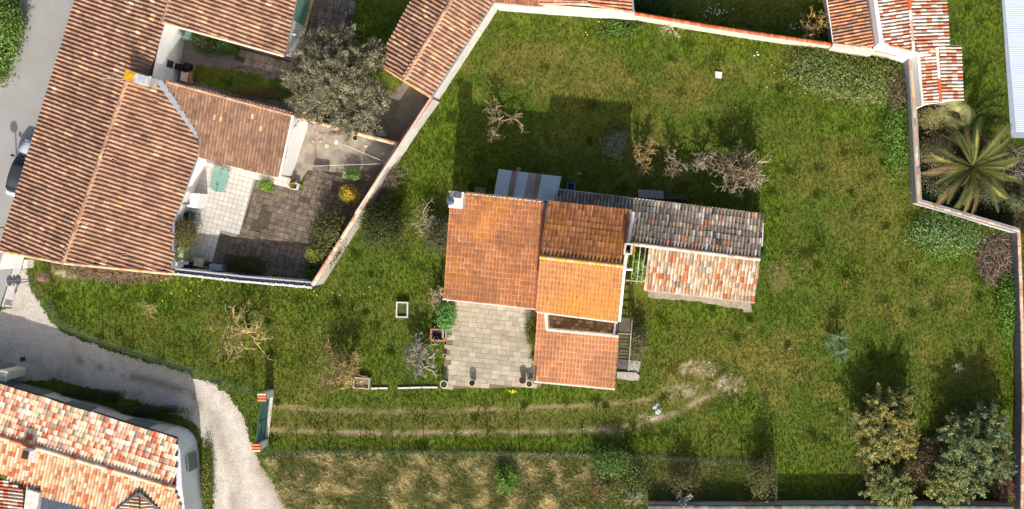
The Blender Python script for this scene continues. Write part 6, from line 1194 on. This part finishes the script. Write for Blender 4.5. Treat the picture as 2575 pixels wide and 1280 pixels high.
bush('bright leafy bush at the upper left corner of the terrace', 1120, 792, .8, (.55, .8, .6), 1600, .10, [S(104, 150, 76, G), S(78, 124, 52, G), S(128, 166, 92, G)], 440)
bush('grey-green bramble against the left wall of the orange roof', 1098, 590, .9, (.8, 1.1, .8), 1900, .09, [S(112, 104, 82, G), S(92, 92, 62, G), S(84, 100, 48, G)], 450)
bush('bramble bush at the foot of the timber stair', 1606, 862, .7, (.5, 1.1, .6), 1800, .08, [S(112, 112, 74, G), S(92, 96, 56, G), S(134, 128, 92, G)], 460)
bush('big leafed green plant under the pergola bars', 1607, 665, .8, (.5, .9, .5), 420, .22, [S(150, 186, 110, G), S(118, 160, 80, G), S(92, 130, 60, G)], 470, clumps=16, aspect=1.6)
bush('grey-green lavender bush at the left end of the fruit tree row', 1551, 365, .7, (.75, .85, .6), 1100, .07, [S(122, 128, 108), S(100, 108, 88), S(140, 144, 124)], 480, aspect=5, spread=.34, shell=.3)
bush('small green weed clump at the barn wall below the white rack', 1914, 640, .3, (.25, .45, .3), 500, .10, [S(82, 122, 72, G), S(62, 100, 52, G)], 490, clumps=12)
bush('ivy covered bank at the top left beside the street', 14, 70, .9, (1.0, 2.6, .8), 4200, .12, [S(112, 142, 62, G), S(84, 116, 44, G), S(142, 164, 92, G)], 500, name='ivy_bank', cat='ivy', clumps=60, spread=.2)
bush('lower part of the ivy bank narrowing along the street kerb', -4, 165, .7, (.6, 1.2, .6), 1600, .12, [S(104, 132, 58, G), S(80, 108, 42, G)], 510, name='ivy_bank', cat='ivy')
bush('dark green hedge along the lane house wall, left half', 225, 992, .3, (1.9, .32, .35), 1800, .08, [S(86, 92, 56, G), S(66, 74, 44, G)], 520, name='low_hedge', cat='hedge', stems=0)
bush('dark green hedge along the lane house wall, right half', 360, 1034, .35, (2.2, .36, .4), 2600, .08, [S(78, 92, 50, G), S(58, 74, 38, G)], 530, name='low_hedge', cat='hedge', stems=0)
bush('weeds along the rounded corner of the lane house', 522, 1190, .25, (.4, 2.2, .3), 1900, .08, [S(110, 128, 56, G), S(84, 104, 40, G), S(150, 150, 70, G)], 540, name='weeds', cat='weeds', stems=0)
WEEDS = [S(110, 132, 62), S(92, 118, 46), S(134, 148, 88), S(150, 142, 100)]
bush('tall green weeds in the corner below the rusty roof', 2062, 168, .5, (2.0, 1.4, .5), 4200, .11, WEEDS, 550, name='weed_patch', cat='weeds', stems=0, clumps=60)
bush('green brambles across the top right corner of the lawn', 2170, 205, .5, (2.1, 1.5, .5), 4200, .11, WEEDS, 560, name='weed_patch', cat='weeds', stems=0, clumps=60)
bush('bright nettles along the tall grey wall', 2255, 330, .45, (.8, 2.6, .4), 3200, .10, BRIGHT, 570, name='weed_patch', cat='weeds', stems=0, clumps=50)
bush('brownish bramble against the upper part of the tall grey wall', 2255, 235, .6, (.6, 1.3, .5), 1400, .09, [S(138, 120, 96, G), S(112, 104, 72, G)], 580, name='bramble', cat='bramble', stems=0)
bush('thick light green weeds below the diagonal wall', 2375, 588, .5, (2.0, 1.2, .45), 4600, .11, [S(112, 142, 76, G), S(90, 122, 56, G), S(140, 164, 104, G)], 590, name='weed_patch', cat='weeds', stems=0, clumps=60)
bush('green weeds along the right wall below the brush heap', 2532, 770, .4, (.6, 2.0, .4), 2400, .10, BRIGHT, 600, name='weed_patch', cat='weeds', stems=0, clumps=40)
bush('grey-green bushes under the palm, left part', 2345, 470, .8, (1.1, 1.2, .7), 2600, .08, [S(120, 124, 92, G), S(96, 102, 70, G), S(140, 140, 108, G)], 610, group='bushes round the palms')
bush('olive bush under the palm against the diagonal wall', 2480, 480, .8, (1.3, .9, .7), 2600, .08, [S(116, 120, 84, G), S(92, 98, 64, G)], 620, group='bushes round the palms')
bush('small round bush right of the palm', 2548, 512, .6, (.6, .6, .6), 1300, .07, [S(132, 140, 96, G), S(104, 114, 72, G)], 630, group='bushes round the palms', clumps=18)
bush('pale yellow-green bush under the striped roof end', 2345, 300, 1.0, (.8, .8, .8), 2200, .08, [S(150, 142, 92, G), S(124, 120, 72, G), S(172, 162, 112, G)], 640, group='bushes round the palms')
bush('tan bush between the grey wall and the palm', 2352, 380, .8, (1.0, 1.3, .7), 2600, .08, [S(136, 128, 92, G), S(112, 110, 70, G), S(158, 146, 110, G)], 650, group='bushes round the palms')
bush('bright green bush rooted in the dry field', 1272, 1200, .6, (.6, .9, .6), 1700, .09, BRIGHT + [S(60, 92, 40, G)], 670, clumps=20)
bush('dark green bush growing through the wire fence', 1540, 1160, .8, (1.3, .9, .7), 3000, .09, [S(92, 122, 56, G), S(66, 92, 40, G), S(124, 144, 76, G)], 680, clumps=40)
bush('green undergrowth in the dry field near the capped wall', 1570, 1215, .5, (1.5, 1.2, .5), 2600, .09, [S(96, 116, 54, G), S(120, 120, 70, G), S(76, 96, 44, G)], 690, name='weed_patch', cat='weeds', stems=0, clumps=40)
bush('olive shrub in the shade at the fence corner', 1915, 1195, 1.3, (.9, 1.5, 1.0), 2000, .09, [S(112, 110, 66, G), S(90, 92, 52, G)], 700, clumps=30, shell=.4)
bush('dark shrub in the shaded strip right of the dry field', 1720, 1205, .9, (1.0, 1.0, .8), 1500, .09, [S(84, 90, 48, G), S(106, 100, 62, G)], 710, clumps=24)
bush('green plants beyond the terracotta capped wall', 1640, 8, .5, (1.0, .6, .4), 1200, .10, [S(70, 100, 56, G), S(54, 80, 40, G)], 720, name='weed_patch', cat='weeds', stems=0)
bush('green daffodil leaves by the upper wall', 1560, 70, .15, (1.3, .6, .2), 500, .12, [S(98, 126, 56), S(84, 112, 44)], 730, name='weed_patch', cat='weeds', stems=0, aspect=4)
# heaps of cut branches
def brush(label, px, py, rx, ry, h, n, seed, cols):
    t = thing('brush_heap', label, 'brush heap', W(px, py)); rnd = random.Random(seed); mb = MB()
    for k in range(n):
        a = rnd.random() * 6.28; r_ = rnd.random() ** .5; p = W(px + math.cos(a) * r_ * rx, py + math.sin(a) * r_ * ry); z = h * (1 - r_ * r_) * rnd.random() + .03; d = Vector((rnd.gauss(0, 1), rnd.gauss(0, 1), rnd.gauss(0, .15))).normalized() * rnd.uniform(.3, .9); mb.tube([p + Vector((0, 0, z)), p + d * .5 + Vector((rnd.gauss(0, .08), rnd.gauss(0, .08), z)), p + d + Vector((0, 0, max(.02, z + rnd.gauss(0, .1))))], [.018, .014, .008], 3, tuple(c * rnd.uniform(.7, 1.25) for c in rnd.choice(cols)), cap=False)
    mb.build('twigs', BARK, t)
brush('heap of grey-brown cut branches in the corner of the right wall', 2502, 650, 46, 62, .8, 620, 800, [S(140, 120, 104), S(112, 94, 82), S(166, 146, 126)])
brush('dead stems along the foot of the long house gable', 300, 688, 130, 13, .35, 420, 810, [S(150, 128, 100), S(124, 106, 84)])
brush('brown dry stalks along the back of the side yard', 620, 240, 120, 10, .3, 260, 820, [S(136, 104, 80), S(110, 86, 66)])
brush('pale dry stems on the green brambles at the top right', 2110, 200, 120, 60, .5, 90, 830, [S(190, 172, 136), S(160, 146, 112)])
brush('dead bramble stems on the inside of the courtyard wall', 955, 465, 34, 46, .9, 300, 840, [S(120, 100, 86), S(150, 130, 110)])
brush('dry cut grass on the bank of the far bed', 2560, 410, 40, 40, .4, 200, 850, [S(150, 140, 130), S(120, 110, 100)])

# ------------------------------------------------------------------ grass blades, one mass
rs = np.random.RandomState(5); NT = 190000
X = rs.uniform(-20, 2600, NT); Y = rs.uniform(-20, 1300, NT)
keep = np.ones(NT, bool)
for pl in PAVED: keep &= ~pip(inset(pl, 4.0) if pl is LANE else pl, X, Y)
for pl in HOUSES: keep &= ~pip(pl, X, Y)
keep |= pip(LAWN_N, X, Y) | pip([(905, -20), (1032, -20), (955, 150), (1012, 200), (985, 232), (930, 246), (888, 190), (872, 110), (896, 0)], X, Y)
X, Y = X[keep], Y[keep]; c, hg, soil, fld = grass(X, Y); kp = rs.rand(len(X)) > soil * .9; X, Y, c, hg, fld = X[kp], Y[kp], c[kp], hg[kp], fld[kp]
cx = rs.uniform(80, 2540, 500); cyy = rs.uniform(20, 1130, 500); kk = fbm(cx, cyy, 120, 3) > .44; cx, cyy = cx[kk], cyy[kk]; m_ = 60; r_ = rs.uniform(6, 20, len(cx)) * rs.uniform(.5, 1, len(cx)); WX = np.repeat(cx, m_) + rs.normal(size=len(cx) * m_) * np.repeat(r_, m_); WY = np.repeat(cyy, m_) + rs.normal(size=len(cx) * m_) * np.repeat(r_, m_); kp = np.ones(len(WX), bool)
for pl in PAVED + HOUSES: kp &= ~pip(pl, WX, WY)
tone = np.repeat(rs.uniform(.84, 1.12, len(cx)), m_); hue = np.repeat(rs.rand(len(cx)), m_); WX, WY, tone, hue = WX[kp], WY[kp], tone[kp], hue[kp]; wc, wh, ws, wf = grass(WX, WY); wc = lerp(wc, np.array(S(88, 120, 34)) * GRASS_K, .55 * np.ones(len(WX))) * tone[:, None]; wc = np.where((hue > .85)[:, None], np.array(S(150, 134, 84)) * GRASS_K * (.7 + .4 * tone[:, None]), wc)
X = np.concatenate([X, WX]); Y = np.concatenate([Y, WY]); c = np.concatenate([c, wc]); hg = np.concatenate([hg, np.where(hue > .85, .03, .07)]); fld = np.concatenate([fld, wf])
n = len(X); px = (X - NX) / SCALE; py = (NY - Y) / SCALE; Vs = []; Cs = []
for b in range(4):
    a = rs.rand(n) * 6.283; l = hg * (1.0 + rs.rand(n) * .9) * (1 + .6 * fld); sp = hg * (.3 + .9 * rs.rand(n)) * (1 + 1.2 * fld); w = .012 + .012 * rs.rand(n)
    ox = px + rs.normal(size=n) * .035; oy = py + rs.normal(size=n) * .035; ca, sa = np.cos(a), np.sin(a)
    Vs.append(np.stack([np.stack([ox - sa * w, oy + ca * w, np.full(n, .0)], -1), np.stack([ox + sa * w, oy - ca * w, np.full(n, .0)], -1), np.stack([ox + ca * sp, oy + sa * sp, l], -1)], 1))
    k = (.86 + .32 * rs.rand(n))[:, None]; Cs.append(np.repeat((c * k)[:, None], 3, 1))
V = np.concatenate(Vs).reshape(-1, 3); cc = np.concatenate(Cs).reshape(-1, 3)
npmesh('grass', V, np.arange(len(V)).reshape(-1, 3), M('grass_blade', rough=.8, var=0, fine=0, trans=.3, spec=.15), cc, label='mown and wild grass covering the plot', category='grass', kind='stuff')
# long dry straw in the field
NS = 44000; X = rs.uniform(668, 1945, NS); Y = rs.uniform(1145, 1295, NS); ok = pip(FIELD, X, Y) & (rs.rand(NS) < .25 + .75 * (fbm(X * .8 + Y * .5, Y * 1.2 - X * .5, 46, 4) < .52)) & (rs.rand(NS) > .6 * sstep(1350, 1700, X)); X, Y = X[ok], Y[ok]; n = len(X)
px = (X - NX) / SCALE; py = (NY - Y) / SCALE; dirn = fbm(X, Y, 70, 2) * 14; a = dirn + rs.normal(size=n) * .5; l = rs.uniform(.18, .6, n); w = .008 + .012 * rs.rand(n); ca, sa = np.cos(a), np.sin(a); z = rs.uniform(.05, .22, n)
V = np.stack([np.stack([px - sa * w, py + ca * w, np.zeros(n)], -1), np.stack([px + sa * w, py - ca * w, np.zeros(n)], -1), np.stack([px + ca * l, py + sa * l, z], -1)], 1).reshape(-1, 3)
sc_ = np.array([S(206, 188, 142), S(184, 164, 118), S(150, 132, 92), S(196, 180, 144), S(118, 122, 66), S(96, 108, 50)])[rs.randint(0, 6, n)] * (.7 + .5 * rs.rand(n, 1)); npmesh('straw', V, np.arange(len(V)).reshape(-1, 3), MATS['grass_blade'], np.repeat(sc_, 3, 0), label='flattened dry straw in the field below the fence', category='straw', kind='stuff')
# daffodils and dandelions
mb = MB()
for cx, cy, rx, ry, m_, col in ((1800, 32, 16, 8, 26, S(240, 240, 230)), (1990, 70, 14, 8, 10, S(236, 236, 226)), (1900, 138, 5, 3, 5, S(240, 240, 226)), (1530, 62, 40, 14, 16, S(240, 226, 130)), (480, 722, 60, 16, 14, S(232, 216, 60)), (820, 735, 60, 14, 6, S(236, 226, 110)), (1287, 982, 5, 3, 14, S(232, 220, 40)), (1910, 200, 60, 30, 6, S(226, 190, 80)), (2480, 560, 1, 1, 1, S(220, 210, 120))):
    for k in range(m_): p = W(cx + random.gauss(0, rx), cy + random.gauss(0, ry)); mb.lathe((p.x, p.y, .1), [(.0, .0), (.045, .06), (.03, .075), (0, .06)], 6, col)
mb.build('wild_flowers', M('petals', rough=.7, var=.05), label='white and yellow wild flowers dotted in the grass', category='flowers', kind='stuff')
